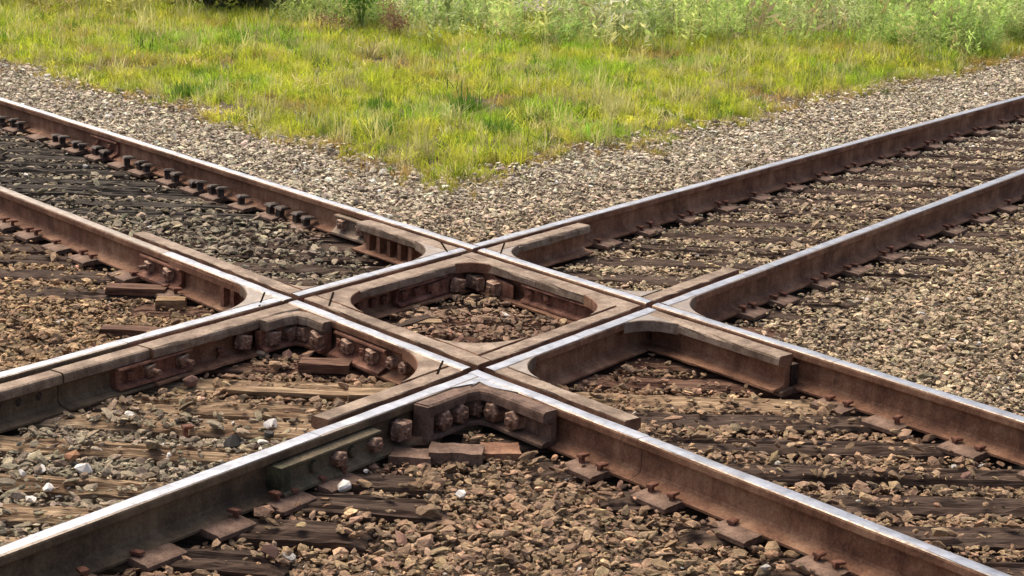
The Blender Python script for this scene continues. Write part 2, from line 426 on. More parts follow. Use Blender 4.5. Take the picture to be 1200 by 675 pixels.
# ------------------------------------------------------------------ the crossing: four frogs
def frog(loc, label):
    root = empty('crossing_frog', (loc[0], loc[1], 0)); tag(root, label, 'rail crossing', 'four frogs of the rail crossing'); return root
F00 = frog(C00, 'rail crossing frog at the left corner, five big nuts around its near corner')
F01 = frog(C01, 'rail crossing frog at the far corner, beside the gravel shoulder')
F10 = frog(C10, 'nearest rail crossing frog with a heavy bolted corner brace')
F11 = frog(C11, 'rail crossing frog at the right-hand corner of the diamond')
def arm(root, k, c0, c1, mats, dz=0.0, name='rail_arm'):
    l = LN[k]; e = l.off(CEN[k]); a = float((isect(e, c0) - l.o) @ l.d); b_ = float((isect(e, c1) - l.o) @ l.d)
    mids = [l.cross(q) for q in np.arange(a + .12, b_ - .12, .11)]
    mb = MB(); sweep(mb, l, rail_prof(CEN[k], dz), [c0, *mids, c1], RPM, waver=.006); return under(root, mb.build(name, mats))
def guard(root, k, c0, c1, mats=('rust_brown', 'rust_tan', 'rust_tan'), dz=0.0, w1=None, name='guard_rail'):
    l = LN[k]; e = l.off(GS[k]*.09); a = float((isect(e, c0) - l.o) @ l.d); b_ = float((isect(e, c1) - l.o) @ l.d)
    mids = [l.cross(q) for q in np.arange(a + .14, b_ - .14, .07)]
    mb = MB(); sweep(mb, l, guard_prof(k, dz, None, w1), [c0, *mids, c1], guard_mats(k), wobble=.0022); return under(root, mb.build(name, list(mats)))
def floor_(root, k, c0, c1, z=.118, mat='grease_dark'):
    g_ = GS[k]; P = [(0.0, .02), (0.0, z), (g_*FL, z), (g_*FL, .02)]
    if g_ < 0: P = P[::-1]
    mb = MB(); sweep(mb, LN[k], [(d*1.02, zz) for d, zz in P], [c0, c1], 0); return under(root, mb.build('flangeway_floor', mat))
f = lambda k: head_edge_field(k)
mA1, mA2, mB1, mB2 = A1.cross(LA1/2), A2.cross(.475), B1.cross(.655), B2.cross(LB2/2)
gap = .003
# frog 00: A2 x B1
arm(F00, 'A2', A2.cross(J_A2), B1.off(0), BR); arm(F00, 'A2', B1.off(FL), mA2, BR)
arm(F00, 'B1', B1.cross(J_B1), A2.off(HW), BR, -.002); arm(F00, 'B1', A2.off(-FL), mB1, BR, -.002)
guard(F00, 'A2', A2.cross(-1.72), B1.off(-HW)); guard(F00, 'A2', B1.off(FL), A2.cross(.72))
guard(F00, 'B1', B1.cross(-1.09), A2.off(HW), w1=.150); guard(F00, 'B1', A2.off(-G1), mB1, dz=-.002, w1=.150)
floor_(F00, 'A2', A2.cross(-1.2), A2.cross(.73)); floor_(F00, 'B1', B1.cross(J_B1), mB1, .114)
# frog 01: A1 x B1
arm(F01, 'A1', A1.cross(J_A1), B1.off(0), BR); arm(F01, 'A1', B1.off(FL), mA1, BR)
arm(F01, 'B1', B1.cross(.655 + gap), A1.off(FL), BR, -.002); arm(F01, 'B1', A1.off(-HW), B1.cross(LB1 + 1.2 - gap), BR, -.002)
guard(F01, 'A1', A1.cross(-.93), B1.off(-HW), w1=.150); guard(F01, 'A1', B1.off(FL), mA1, w1=.150)
guard(F01, 'B1', B1.cross(.655 + gap), A1.off(G1), dz=-.002, w1=.150); guard(F01, 'B1', A1.off(-HW), B1.cross(LB1 + 1.0))
floor_(F01, 'A1', A1.cross(-1.0), mA1); floor_(F01, 'B1', B1.cross(.66), B1.cross(LB1 + 1.0), .114)
# frog 10: A2 x B2
arm(F10, 'A2', A2.cross(.475 + gap), B2.off(-FL), BR); arm(F10, 'A2', B2.off(0), A2.cross(LA2 + 1.1 - gap), BR)
arm(F10, 'B2', B2.cross(J_B2), A2.off(HW), OL, -.002); arm(F10, 'B2', A2.off(-FL), mB2, BR, -.002)
guard(F10, 'A2', A2.cross(.72 + gap), B2.off(-FL), w1=.145); guard(F10, 'A2', B2.off(HW), A2.cross(LA2 + .9))
guard(F10, 'B2', B2.cross(-.96), A2.off(HW), dz=-.0015); guard(F10, 'B2', A2.off(-G1 - .008), mB2, dz=-.002)
floor_(F10, 'A2', A2.cross(.74), A2.cross(LA2 + .9)); floor_(F10, 'B2', B2.cross(-1.0), mB2, .114)
# frog 11: A1 x B2
arm(F11, 'A1', A1.cross(LA1/2 + gap), B2.off(-FL), BR); arm(F11, 'A1', B2.off(0), A1.cross(LA1 + 1.2 - gap), BR)
arm(F11, 'B2', B2.cross(LB2/2 + gap), A1.off(FL), BR, -.002); arm(F11, 'B2', A1.off(-HW), B2.cross(LB2 + 1.2 - gap), BR, -.002)
guard(F11, 'A1', A1.cross(LA1/2 + gap), B2.off(-FL), w1=.150); guard(F11, 'A1', B2.off(HW), A1.cross(LA1 + 1.0))
guard(F11, 'B2', B2.cross(LB2/2 + gap), A1.off(G1 + .014), dz=-.002); guard(F11, 'B2', A1.off(-HW), B2.cross(LB2 + 1.0))
floor_(F11, 'A1', A1.cross(LA1/2), A1.cross(LA1 + 1.0)); floor_(F11, 'B2', B2.cross(LB2/2), B2.cross(LB2 + 1.0), .114)
# the lower guard piece beside the lower-left rail (before the step in its top)
mb = MB(); sweep(mb, B1, guard_prof('B1', -.006, None, .128), [B1.cross(-14), B1.cross(-1.60)], guard_mats('B1'))
gl = tag(empty('guard_rail', B1.pt(-1.6, .09, 0)), 'low olive-stained guard rail with bolt holes at the lower left edge', 'guard rail')
under(gl, mb.build('guard_bar', ['rust_olive', 'rust_tan', 'rust_tan']))
mb = MB(); sweep(mb, B1, guard_prof('B1', -.003, None, .132), [B1.cross(-1.594), B1.cross(-1.094)], guard_mats('B1'))
under(gl, mb.build('guard_bar', ['rust_olive', 'rust_tan', 'rust_tan']))
for s in (-1.915, -1.81, -1.70): under(gl, nut(None, B1, s, .0925, .082, 'hole', name='bolt_hole', scale=1.25))  # dark discs on the web, painting the shade inside the open holes
mb = MB(); sweep(mb, B1, [(0, .02), (0, .114), (FL, .114), (FL, .02)], [B1.cross(-14), B1.cross(-1.1)], 0)
under(gl, mb.build('filler_strip', 'grease_dark'))

def corner_fill(root, la, da, sa, lb, db, sb, ra, rb, mats=('rust_tan', 'steel_worn'), z=.1735, z0=.118):
    """concave casting in the corner between edge line la@da (going sign sa) and lb@db (going sign sb)"""
    P0 = isect(la.off(da), lb.off(db)); ua = la.d*sa; ub = lb.d*sb
    a = P0 + ua*ra; b_ = P0 + ub*rb
    arc = []
    for k in range(9):
        t_ = k/8.0
        ctrl = P0 + ua*ra*.16 + ub*rb*.16
        arc.append((1 - t_)**2*a + 2*t_*(1 - t_)*ctrl + t_**2*b_)
    mb = MB(); prism_poly(mb, [P0] + arc, z0, z, .004, 1, 0)
    return under(root, mb.build('corner_casting', list(mats)))
TT = ('rust_brown', 'rust_tan'); TS = ('rust_tan', 'steel_worn')
corner_fill(F00, A2, HW, -1, B1, -HW, -1, .33, .36, TS)                    # left sector of frog 00
corner_fill(F00, A2, -G1, 1, B1, .150, 1, .30, .24, TT)                    # inside the diamond
corner_fill(F00, A2, -G1, -1, B1, -HW, 1, .16, .13, TT)
corner_fill(F01, A1, .150, -1, B1, -HW, -1, .30, .30, TS)
corner_fill(F01, A1, .150, 1, B1, .150, -1, .16, .16, TT)
corner_fill(F01, A1, .150 - .15 - HW, 1, B1, G1, 1, .22, .22, TS)
corner_fill(F10, A2, HW, -1, B2, -G1, -1, .34, .34, TT)
corner_fill(F10, A2, -.145, -1, B2, -G1 - .002, 1, .34, .40, TT)
corner_fill(F10, A2, -G1, 1, B2, HW, 1, .22, .22, TS)
corner_fill(F11, A1, .150, -1, B2, -G1, -1, .25, .25, TT)
corner_fill(F11, A1, -HW, 1, B2, HW, 1, .26, .26, TS)
corner_fill(F11, A1, -HW, -1, B2, -G1, 1, .22, .22, TS)
corner_fill(F11, A1, .135, 1, B2, HW, -1, .22, .22, TS)

def brace(root, seq, d_of, prof, mats, name='corner_brace'):
    """bent heavy bar: seq = [cut, line, line, cut]; profile given as distance out from each line's near side"""
    l1, d1, l2, d2, c0, c1, soft = seq
    def ring_at(cut, l, base): return [(*isect(l.off(base + d), cut), z) for d, z in prof]
    mid = [(*isect(l1.off(d1 + d), l2.off(d2 + d)), z) for d, z in prof]
    r0 = ring_at(c0, l1, d1); r3 = ring_at(c1, l2, d2)
    def lerp(a, b_, t_): return [tuple(np.array(p_)*(1 - t_) + np.array(q)*t_ for _ in (0,))[0] for p_, q in zip(a, b_)]
    L0 = np.linalg.norm(np.array(mid[0]) - np.array(r0[0])); L1 = np.linalg.norm(np.array(mid[0]) - np.array(r3[0]))
    q0 = lerp(mid, r0, min(.9, soft/L0)); q1 = lerp(mid, r3, min(.9, soft/L1))
    m_ = [tuple((np.array(a)*.25 + np.array(b_)*.5 + np.array(c)*.25)) for a, b_, c in zip(q0, mid, q1)]
    mb = MB(); sweep_path(mb, [r0, q0, m_, q1, r3], 0)
    return under(root, mb.build(name, mats))
def channel_prof(w, zt, zb, tb=.045, lip=.018):
    return [(0.0, zb), (0.0, zt), (w - .012, zt), (w - .002, zt - .008), (w, zt - .018), (w, zt - tb), (w - .012, zt - tb - .006), (.030, zt - tb - .004),
            (.028, zb + lip + .008), (w - .004, zb + lip), (w + .004, zb + lip - .006), (w + .004, zb)]
# frog 00 near corner: heavy head that wraps from the lower-left rail onto the far-right one, nuts below it
b0 = brace(F00, (B1, .152, A2, HW + .003, B1.cross(-.40), A2.cross(.455), .10), None,
           [(0.0, .118), (0.0, .169), (.040, .1695), (.050, .163), (.053, .150), (.053, .124), (.044, .118)], ['rust_tan'])
b0p = brace(F00, (B1, .140, A2, .076, B1.cross(-.42), A2.cross(.455), .09), None,
            [(0.0, .030), (0.0, .117), (.030, .115), (.030, .046), (.070, .030), (.070, .018), (0.0, .012)], ['rust_red'], 'brace_plate')
for s, kd in ((-.50, 'square'),): nut(F00, B1, s, .120, .078, kd, scale=1.15)
def child_nut(root, par, *a, **k):
    o = nut(None, *a, **k); o.parent = par
    o.matrix_parent_inverse = Matrix.Translation(-Vector(root.location)) if par is root else Matrix.Identity(4)
    return o
for o in list(F00.children):
    if o.name.startswith('nut'): under(F00, o)
for s in (-.345, -.225): child_nut(F00, b0p, B1, s, .168, .074, 'square', rot=random.uniform(.3, 1.2), scale=1.12)
for s in (.165, .285, .40): child_nut(F00, b0p, A2, s, .104, .074, 'square', rot=random.uniform(.3, 1.2), scale=1.12)
# frog 10 near corner: thick channel brace on the field side of the nearest rail
b1 = brace(F10, (B2, HW + .004, A2, HW + .004, B2.cross(-.545), A2.cross(LA2 + .62), .10), None, channel_prof(.074, .168, .012, .046), ['plate_rust'])
mb = MB(); box_on(mb, B2, -.560, -.520, HW + .003, HW + .079, .012, .164, 0); o = under(F10, mb.build('brace_end', 'plate_rust'))
cq = isect(B2.off(HW - .004), A2.off(HW - .004)); co = isect(B2.off(HW + .046), A2.off(HW + .046))
mb = MB(); prism_poly(mb, [B2.pt(-.30, HW - .004)[:2], B2.pt(-.17, HW + .042)[:2], co - B2.d*.06, co + (cq - co)*.16, co + A2.d*.06, A2.pt(LA2 + .24, HW + .042)[:2], A2.pt(LA2 + .36, HW - .004)[:2], cq], .150, .1738, .003, 1, 0)
under(F10, mb.build('worn_corner', ['rust_tan', 'steel_bright']))
for s in (-.44, -.325, -.205): child_nut(F10, b1, B2, s, HW + .034, .078, 'hex', rot=random.uniform(0, 1), scale=1.36)
for s in (.16, .28, .42): child_nut(F10, b1, A2, LA2 + s, HW + .034, .078, 'hex', rot=random.uniform(0, 1), scale=1.36)
child_nut(F10, F10, B2, -.655, CEN['B2'] + .030, .078, 'square', rot=.75, scale=1.3)
# frog 01 near corner: arched corner block with nuts, inside the diamond
def arch_block(root, la, da, sa, lb, db, sb, r, mats):
    P0 = isect(la.off(da), lb.off(db)); ua, ub = la.d*sa, lb.d*sb
    prof = [(r, .012, .095), (r*.62, .012, .105), (r*.38, .012, .150), (0.0, .012, .158)]
    mb = MB(); V = []; F = []
    pts = [P0 + ua*q[0] for q in prof] + [P0 + ub*q[0] for q in prof[-2::-1]]
    zs = [q[2] for q in prof] + [q[2] for q in prof[-2::-1]]
    inw = (ua + ub); inw /= np.linalg.norm(inw); n_ = len(pts)
    for q, z in zip(pts, zs):
        th = .030
        V += [(*(q - inw*.02), .01), (*(q + inw*th), .01), (*(q + inw*th), z - .008), (*(q + inw*(th - .01)), z), (*(q - inw*.02), z)]
    for i in range(n_ - 1):
        for j in range(5):
            k2 = (j + 1) % 5; F.append((i*5 + j, i*5 + k2, (i + 1)*5 + k2, (i + 1)*5 + j))
    F.append((0, 1, 2, 3, 4)); F.append(tuple((n_ - 1)*5 + j for j in (4, 3, 2, 1, 0)))
    mb.add(V, F, 0); o = under(root, mb.build('corner_block', mats)); return o, P0, ua, ub, inw
cb, P0, ua, ub, inw = arch_block(F01, A1, .128, 1, B1, .128, -1, .36, ['rust_red'])
for s in (LB1 - .33, LB1 - .20): child_nut(F01, cb, B1, s - .03, .158, .060, 'square', rot=.6, scale=1.2)
for s in (.30, .44): child_nut(F01, cb, A1, s - .02, .158, .060, 'square', rot=.7, scale=1.2)
# joint bars
def jb(root, *a, **k):
    o = joint_bar(None, *a, **k); under(root, o); return o
def gbar(root, k, s0, s1, d, nuts, mat='rust_red', zt=.108, kind='square', out=.03):
    """bar bolted to the web of a guard rail"""
    l = LN[k]; mb = MB()
    P = [(d, .026), (d, zt), (d + out + .022, zt + .004), (d + out + .026, zt - .004), (d + out, zt - .014), (d + out, .046), (d + out + .030, .034), (d + out + .032, .024)]
    sweep(mb, l, P, [l.cross(s0), l.cross(s1)], 0); o = under(root, mb.build('joint_bar', mat))
    for s, kd in nuts:
        nn = nut(None, l, s, d + out - .002, .075, kd); nn.parent = o
    return o
jb(R_A1, 'A1', -4.63, -4.23, [(-4.52, 'small'), (-4.33, 'small')], mat='rust_red')
jb(F01, 'A1', -1.34, -.935, [(-1.25, 'square'), (-1.05, 'square')], mat='rust_tan', thick=.026)
jb(F00, 'A2', -1.41, -.975, [(-1.30, 'square_long'), (-1.09, 'square')], mat='rust_red', thick=.008)
jb(F00, 'A2', .485, .895, [(.535, 'small'), (.60, 'square'), (.725, 'small'), (.80, 'square')], mat='rust_red', thick=.006)
o = jb(R_B2, 'B2', -1.42, -.825, [(-1.225, 'dome'), (-1.09, 'hex'), (-.995, 'dome'), (-.868, 'hex')], mat='rust_green', thick=.042)
mb = MB(); box_on(mb, B2, -1.428, -1.375, CEN['B2'] + .009, CEN['B2'] + .088, .018, .130, 0); o2 = mb.build('bar_end', 'moss_steel'); o2.parent = o
gbar(F00, 'B1', -1.30, -.85, .094, [(-1.225, 'small'), (-1.105, 'square_long'), (-.90, 'square_long')], 'rust_red', .118, out=.034)
gbar(F01, 'B1', .665, 1.085, .094, [(.715, 'small'), (.82, 'small'), (.93, 'small'), (1.03, 'small')], 'rust_red', .116, out=.03)
gbar(F01, 'A1', .62, LA1 - .3, .094, [(.68, 'small'), (.82, 'small')], 'rust_red', .116, out=.03)
# upright ribs in the web pocket under the far guard, bolts in the web pockets
for i in range(5):
    s = -.84 + .105*i; mb = MB(); box_on(mb, A1, s, s + .032, .090, .138, .014, .116, 0); under(F01, mb.build('web_rib', 'rust_brown'))
for s in (-.56, -.46): mb = MB(); box_on(mb, A2, s, s + .03, HW/2, HW + .005, .02, .128, 0); under(F00, mb.build('web_rib', 'rust_red'))
for s in (.93, 1.03): child_nut(F10, F10, A2, s, HW/2 + .009, .075, 'hex', scale=.95)
for s in (.38, .50, .59): child_nut(F00, F00, B1, s, .0925, .070, 'small', scale=1.05)
# casting seams as near-black strips, shade of the open gaps put into colour
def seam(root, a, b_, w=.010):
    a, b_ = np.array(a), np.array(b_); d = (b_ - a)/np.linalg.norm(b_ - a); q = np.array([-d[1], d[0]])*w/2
    mb = MB(); prism_poly(mb, [a - q, b_ - q, b_ + q, a + q], .165, .1748, .0005); under(root, mb.build('seam', 'seam_gap_shade'))
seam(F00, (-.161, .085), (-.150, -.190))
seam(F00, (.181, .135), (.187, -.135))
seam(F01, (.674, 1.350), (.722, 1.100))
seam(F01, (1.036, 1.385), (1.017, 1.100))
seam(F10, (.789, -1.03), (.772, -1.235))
# deeper wear strip under the head near the left frog
mb = MB(); box_on(mb, A2, -1.10, -.33, HW - .030, HW + .004, .126, .158, 0); under(F00, mb.build('side_strip', 'rust_brown'))

# ------------------------------------------------------------------ sleepers with plates and spikes
def timber_data(name, length, width, seed, mat):
    r_ = np.random.default_rng(seed)
    nu, nv = max(10, int(length/.055)), 13
    u = np.linspace(-length/2, length/2, nu); v_ = np.linspace(-width/2, width/2, nv)
    U, Vv = np.meshgrid(u, v_, indexing='ij')
    z = .006*smooth_noise(U*.9, Vv*9, 2.2, seed) + .003*r_.normal(size=U.shape)
    for k in range(int(r_.integers(3, 7))):                       # long splits along the grain
        j = int(r_.integers(1, nv - 1)); a = r_.uniform(-length/2, length/2); w_ = r_.uniform(.25, .9)
        z[:, j] -= r_.uniform(.010, .028)*np.exp(-((u - a)/w_)**4)
    ed = np.abs(Vv)/(width/2); z -= .014*np.clip(ed - .72, 0, 1)/.28*r_.uniform(.5, 1.3)
    z -= (.02*np.clip((np.abs(U) - length/2 + .10)/.10, 0, 1)**2)*r_.uniform(.3, 1.5)
    Vv = Vv + .006*smooth_noise(U, Vv*0 + seed, 3.0, seed + 1)
    top = np.stack([U + r_.normal(size=U.shape)*.003, Vv, z], -1).reshape(-1, 3)
    id_ = np.arange(nu*nv).reshape(nu, nv)
    F = np.stack([id_[:-1, :-1], id_[1:, :-1], id_[1:, 1:], id_[:-1, 1:]], -1).reshape(-1, 4).tolist()
    loop = list(id_[:, 0]) + list(id_[-1, 1:]) + list(id_[-2::-1, -1]) + list(id_[0, -2:0:-1])
    V = top.tolist(); k = len(V)
    for q in loop: V.append([V[q][0], V[q][1], -.16])
    n = len(loop)
    for i in range(n):
        j = (i + 1) % n; F.append([int(loop[i]), k + i, k + j, int(loop[j])])
    me = bpy.data.meshes.new(name); me.from_pydata(V, [], [[int(q) for q in f_] for f_ in F]); me.materials.append(MATS[mat]); me.update()
    return me
def spike_data(h, name, mat):
    mb = MB()
    V = [(-.009, -.009, -.05), (.009, -.009, -.05), (.009, .009, -.05), (-.009, .009, -.05)]
    def ring(x0, x1, y, z): return [(x0, -y, z), (x1, -y, z), (x1, y, z), (x0, y, z)]
    rings = [V, ring(-.009, .009, .009, h - .018), ring(-.014, .030, .015, h - .014), ring(-.012, .032, .016, h - .004), ring(-.006, .018, .009, h)]
    VV = [q for r_ in rings for q in r_]; F = []
    for k in range(4):
        for i in range(4):
            j = (i + 1) % 4; F.append((k*4 + i, k*4 + j, (k + 1)*4 + j, (k + 1)*4 + i))
    F.append((16, 17, 18, 19)); mb.add(VV, F, 0)
    return make_mesh_data(name, mb, mat)
SPK = spike_data(.040, 'spike', 'rust_red'); SPK_T = spike_data(.062, 'spike_raised', 'grease_dark')
for v_ in SPK_T.vertices:
    big = v_.co.z < .05
    v_.co.x *= 2.2 if big else 1.5; v_.co.y *= 2.3 if big else 1.7; v_.co.z *= 1.1
def plate_data(name, lx, ly, mat):
    mb = MB(); x, y = lx/2, ly/2
    # rolled plate: low in the middle, shoulders where the rail foot ends, thinning outward
    prof = [(-x, .001), (-x*.92, .006), (-.084, .013), (-.076, .012), (-.074, .001), (.074, .001), (.076, .012), (.084, .013), (x*.92, .006), (x, .001)]
    V = []; n = len(prof)
    for yy in (-y, y):
        for a, z in prof: V.append((a, yy, z))
        V += [(x, yy, -.016), (-x, yy, -.016)]
    n += 2; F = [(i, (i + 1) % n, n + (i + 1) % n, n + i) for i in range(n)]
    F += [tuple(range(n - 1, -1, -1)), tuple(range(n, 2*n))]
    mb.add(V, F, 0); return make_mesh_data(name, mb, mat)
PLT = plate_data('tie_plate', .345, .19, 'plate_rust')
KEEP_CLEAR = []
TIES = []        # (centre, dir, half length, half width) for the ballast
def add_obj(name, data, parent, M):
    o = bpy.data.objects.new(name, data); COL.objects.link(o); o.parent = parent; o.matrix_basis = M; return o
def in_frog(k, s):
    lo = {'A1': -1.5, 'A2': -.95, 'B1': -.75, 'B2': -.62}[k]; hi = {'A1': LA1, 'A2': LA2, 'B1': LB1, 'B2': LB2}[k] + .8
    return lo < s < hi
def sleeper(x0, x1, y, az, width, mat, label, group, rails, seed, top=-.017):
    L_ = (x1 - x0)/math.cos(az); cx = (x0 + x1)/2; cy = y + math.tan(az)*cx
    root = empty('railway_sleeper', (cx, cy, top)); root.rotation_euler = (0, 0, az)
    tag(root, label, 'sleeper', group)
    add_obj('timber', timber_data('timber', L_, width, seed, mat), root, Matrix.Translation((0, 0, random.uniform(-.004, .003))))
    TIES.append((cx, cy, az, L_/2, width/2))
    inv = (Matrix.Translation((cx, cy, top)) @ Matrix.Rotation(az, 4, 'Z')).inverted()
    axis = Line((cx, cy), az, 1)
    for k in rails:
        l = LN[k]; q = isect(l.off(CEN[k]), axis); s = float((q - l.o) @ l.d)
        if in_frog(k, s) or abs((q - axis.c) @ axis.d) > L_/2 - .02: continue
        ang = math.atan2(l.n[1], l.n[0]) + random.uniform(-.03, .03)
        Mw = Matrix.Translation((q[0], q[1], 0.0)) @ Matrix.Rotation(ang, 4, 'Z')
        pl = add_obj('tie_plate', PLT, root, inv @ Mw)
        raised = (k == 'A1' and s < 0)
        for sx_ in (-1, 1):
            for yy in (-.055, .058):
                if random.random() < .12: continue
                M = Matrix.Translation((sx_*(.090 + random.uniform(0, .006)), yy + random.uniform(-.012, .012), 0.0)) @ Matrix.Rotation(math.pi*(sx_ > 0) + random.uniform(-.35, .35), 4, 'Z') @ Matrix.Rotation(random.uniform(-.18, .18), 4, 'X') @ Matrix.Translation((0, 0, random.uniform(-.008, .012)))
                add_obj('spike', SPK_T if raised else SPK, pl, M)
    return root
ORD = ['first', 'second', 'third', 'fourth', 'fifth', 'sixth', 'seventh', 'eighth', 'ninth', 'tenth', 'eleventh', 'twelfth', 'thirteenth', 'fourteenth', 'fifteenth',
       'sixteenth', 'seventeenth', 'eighteenth', 'nineteenth', 'twentieth', 'twenty-first', 'twenty-second', 'twenty-third', 'twenty-fourth', 'twenty-fifth', 'twenty-sixth', 'twenty-seventh', 'twenty-eighth', 'twenty-ninth', 'thirtieth']
sd_ = 100
# between the two rails at the upper left
ys = [1.72 + .262*i for i in range(24)]
for i, y in enumerate(ys):
    sd_ += 1; y += random.uniform(-.015, .015)
    sleeper(A2.x_at(y) - random.uniform(.45, .75), A1.x_at(y) + random.uniform(.30, .5), y, random.uniform(-.02, .02), random.uniform(.16, .19), 'wood_black' if i > 2 else 'wood_dark',
            'blackened sleeper under the upper left track, %s out from the crossing' % ORD[i], 'sleepers of the upper left track', ('A1', 'A2'), sd_)
# long timbers under the diamond
for i, y in enumerate([1.44, 1.06, .72, .40, .08, -.24, -.55, -.86]):
    sd_ += 1
    xl = min(A2.x_at(y), B1.x_at(y)) - (.95 if y > .6 else .55); xr = max(A1.x_at(y), B2.x_at(y)) + .5
    sleeper(xl, xr, y, random.uniform(-.03, .0), random.uniform(.19, .22), 'wood_dark' if y > .5 else ('wood_red' if y > -.6 else 'wood_tan'),
            'long timber under the rail crossing, %s from its far side' % ORD[i], 'long timbers under the crossing', ('A1', 'A2', 'B1', 'B2'), sd_, top=-.02)
# track at the lower left
for i, (y, mt) in enumerate([(-1.24, 'wood_tan'), (-1.50, 'wood_tan'), (-1.84, 'wood_tan'), (-2.30, 'wood_tan'), (-2.60, 'wood_tan'), (-2.93, 'wood_tan'), (-3.25, 'wood_tan'), (-3.6, 'wood_tan')]):
    sd_ += 1
    sleeper(B1.x_at(y) - .5, B2.x_at(y) + .10, y, -.07, random.uniform(.15, .19), mt,
            'weathered tan sleeper between the two lower left rails, %s from the crossing' % ORD[i], 'tan sleepers of the lower left track', ('B1',), sd_, top=-.004)
for i, (y, xe) in enumerate([(-2.08, .42), (-2.325, .62), (-2.615, .55), (-2.925, .50), (-3.24, .5)]):
    sd_ += 1
    xb = B2.x_at(y - .03); KEEP_CLEAR.append(len(TIES))
    sleeper(xb - .20, xb + xe + .14, y + .012, -.085, random.uniform(.18, .21), 'wood_dark',
            'dark split sleeper end beside the nearest rail, %s from the green joint' % ORD[i], 'dark sleeper ends by the nearest rail', ('B2',), sd_, top=-.006)
# track leaving to the lower right
for i in range(9):
    y = -1.25 - .33*i; sd_ += 1
    sleeper(A2.x_at(y) - .42, A1.x_at(y) + .5, y, .04, random.uniform(.18, .21), 'wood_dark',
            'dark sleeper under the track leaving lower right, %s from the crossing' % ORD[i], 'sleepers of the lower right track', ('A1', 'A2'), sd_)
# track leaving to the upper right
for i in range(26):
    y = 1.95 + .42*i; sd_ += 1
    sleeper(B1.x_at(y) - .5, B2.x_at(y) + .5, y, -.06, random.uniform(.19, .22), 'wood_dark',
            'brown sleeper under the track leaving upper right, %s from the crossing' % ORD[i], 'sleepers of the upper right track', ('B1', 'B2'), sd_)

# ------------------------------------------------------------------ loose pieces lying about the crossing
def loose_block(name, x, y, z, lx, ly, lz, az, mat, label, cat, tilt=0.0, seed=1):
    r_ = np.random.default_rng(seed); mb = MB()
    nx_, ny_ = 6, 4; V = []
    for zz in (0, 1):
        for i in range(nx_):
            for j in range(ny_):
                V.append(((i/(nx_ - 1) - .5)*lx + r_.normal()*.002, (j/(ny_ - 1) - .5)*ly + r_.normal()*.002, zz*lz + r_.normal()*.0015))
    F = []; q = lambda k, i, j: k*nx_*ny_ + i*ny_ + j
    for i in range(nx_ - 1):
        for j in range(ny_ - 1):
            F.append((q(1, i, j), q(1, i + 1, j), q(1, i + 1, j + 1), q(1, i, j + 1))); F.append((q(0, i, j), q(0, i, j + 1), q(0, i + 1, j + 1), q(0, i + 1, j)))
    for i in range(nx_ - 1):
        F.append((q(0, i, 0), q(0, i + 1, 0), q(1, i + 1, 0), q(1, i, 0))); F.append((q(0, i + 1, ny_ - 1), q(0, i, ny_ - 1), q(1, i, ny_ - 1), q(1, i + 1, ny_ - 1)))
    for j in range(ny_ - 1):
        F.append((q(0, 0, j + 1), q(0, 0, j), q(1, 0, j), q(1, 0, j + 1))); F.append((q(0, nx_ - 1, j), q(0, nx_ - 1, j + 1), q(1, nx_ - 1, j + 1), q(1, nx_ - 1, j)))
    mb.add(V, F, 0); o = mb.build(name, mat); o.location = (x, y, z); o.rotation_euler = (tilt, 0, az)
    tag(o, label, cat); return o

loose_block('wooden_block', .22, -.62, -.012, .24, .11, .045, -.05, 'wood_red', 'reddish wooden block lying below the nuts of the left crossing corner', 'wood block', seed=1)
loose_block('wooden_block', .50, -1.05, -.012, .26, .10, .04, .10, 'wood_tan', 'pale tan wooden block beside the cut guard end near the nearest rail', 'wood block', seed=2)
loose_block('steel_plate', .88, -1.80, -.020, .22, .13, .05, -.06, 'plate_rust', 'rusty red steel plate lying under the heavy corner brace', 'steel plate', seed=3)
loose_block('steel_plate', .70, -1.83, -.020, .17, .12, .035, -.12, 'plate_rust', 'small rusty plate between the nearest rail foot and the red plate', 'steel plate', seed=4)
loose_block('steel_plate', .665, -1.635, -.010, .16, .12, .035, .25, 'rust_brown', 'brown plate tilted against the nearest rail left of the brace', 'steel plate', -.12, seed=5)
loose_block('steel_plate', 1.06, -1.72, -.020, .16, .14, .03, .1, 'rust_brown', 'brown plate at the right end of the red plate under the brace', 'steel plate', seed=12)
loose_block('wood_splinter', .56, .17, -.008, .30, .05, .03, .95, 'wood_dark', 'dark split wood sliver leaning inside the diamond beside its left guard rail', 'wood piece', .1, seed=6)
loose_block('wood_splinter', .63, .22, -.010, .20, .07, .025, .15, 'wood_tan', 'short tan wood piece inside the diamond next to the dark sliver', 'wood piece', seed=7)
loose_block('wooden_block', -.93, .69, -.012, .32, .10, .04, -.02, 'wood_red', 'reddish board lying on the last sleeper left of the bolted joint', 'wood block', seed=8)
loose_block('wooden_block', -.70, .43, -.015, .15, .09, .05, .08, 'wood_yellow', 'yellowish wood chunk on the gravel under the left joint', 'wood block', seed=9)
loose_block('wooden_board', -.77, -.05, -.028, .38, .09, .03, -.04, 'wood_red', 'half buried reddish board in gravel above the lower left rail', 'board', seed=10)
loose_block('wooden_board', .10, -1.02, -.012, .55, .07, .02, -.05, 'wood_tan', 'long thin weathered board between the lower left rails', 'board', seed=11)
def loose_spike(x, y, z, az, tilt, label):
    o = bpy.data.objects.new('loose_spike', SPK); COL.objects.link(o)
    o.location = (x, y, z); o.rotation_euler = (tilt, 0, az); o.scale = (1.0, 1.0, 1.0); tag(o, label, 'spike')
loose_spike(-.257, -1.655, .005, 0.6, .1, 'small rusty spike standing in the tan sleeper between the lower left rails')
loose_spike(-.283, -.60, .03, 2.0, .2, 'rusty spike sticking up at the foot of the bolted guard rail')
loose_spike(.30, -2.02, .02, 0.2, 1.0, 'tilted rusty spike at the foot of the green joint bar')

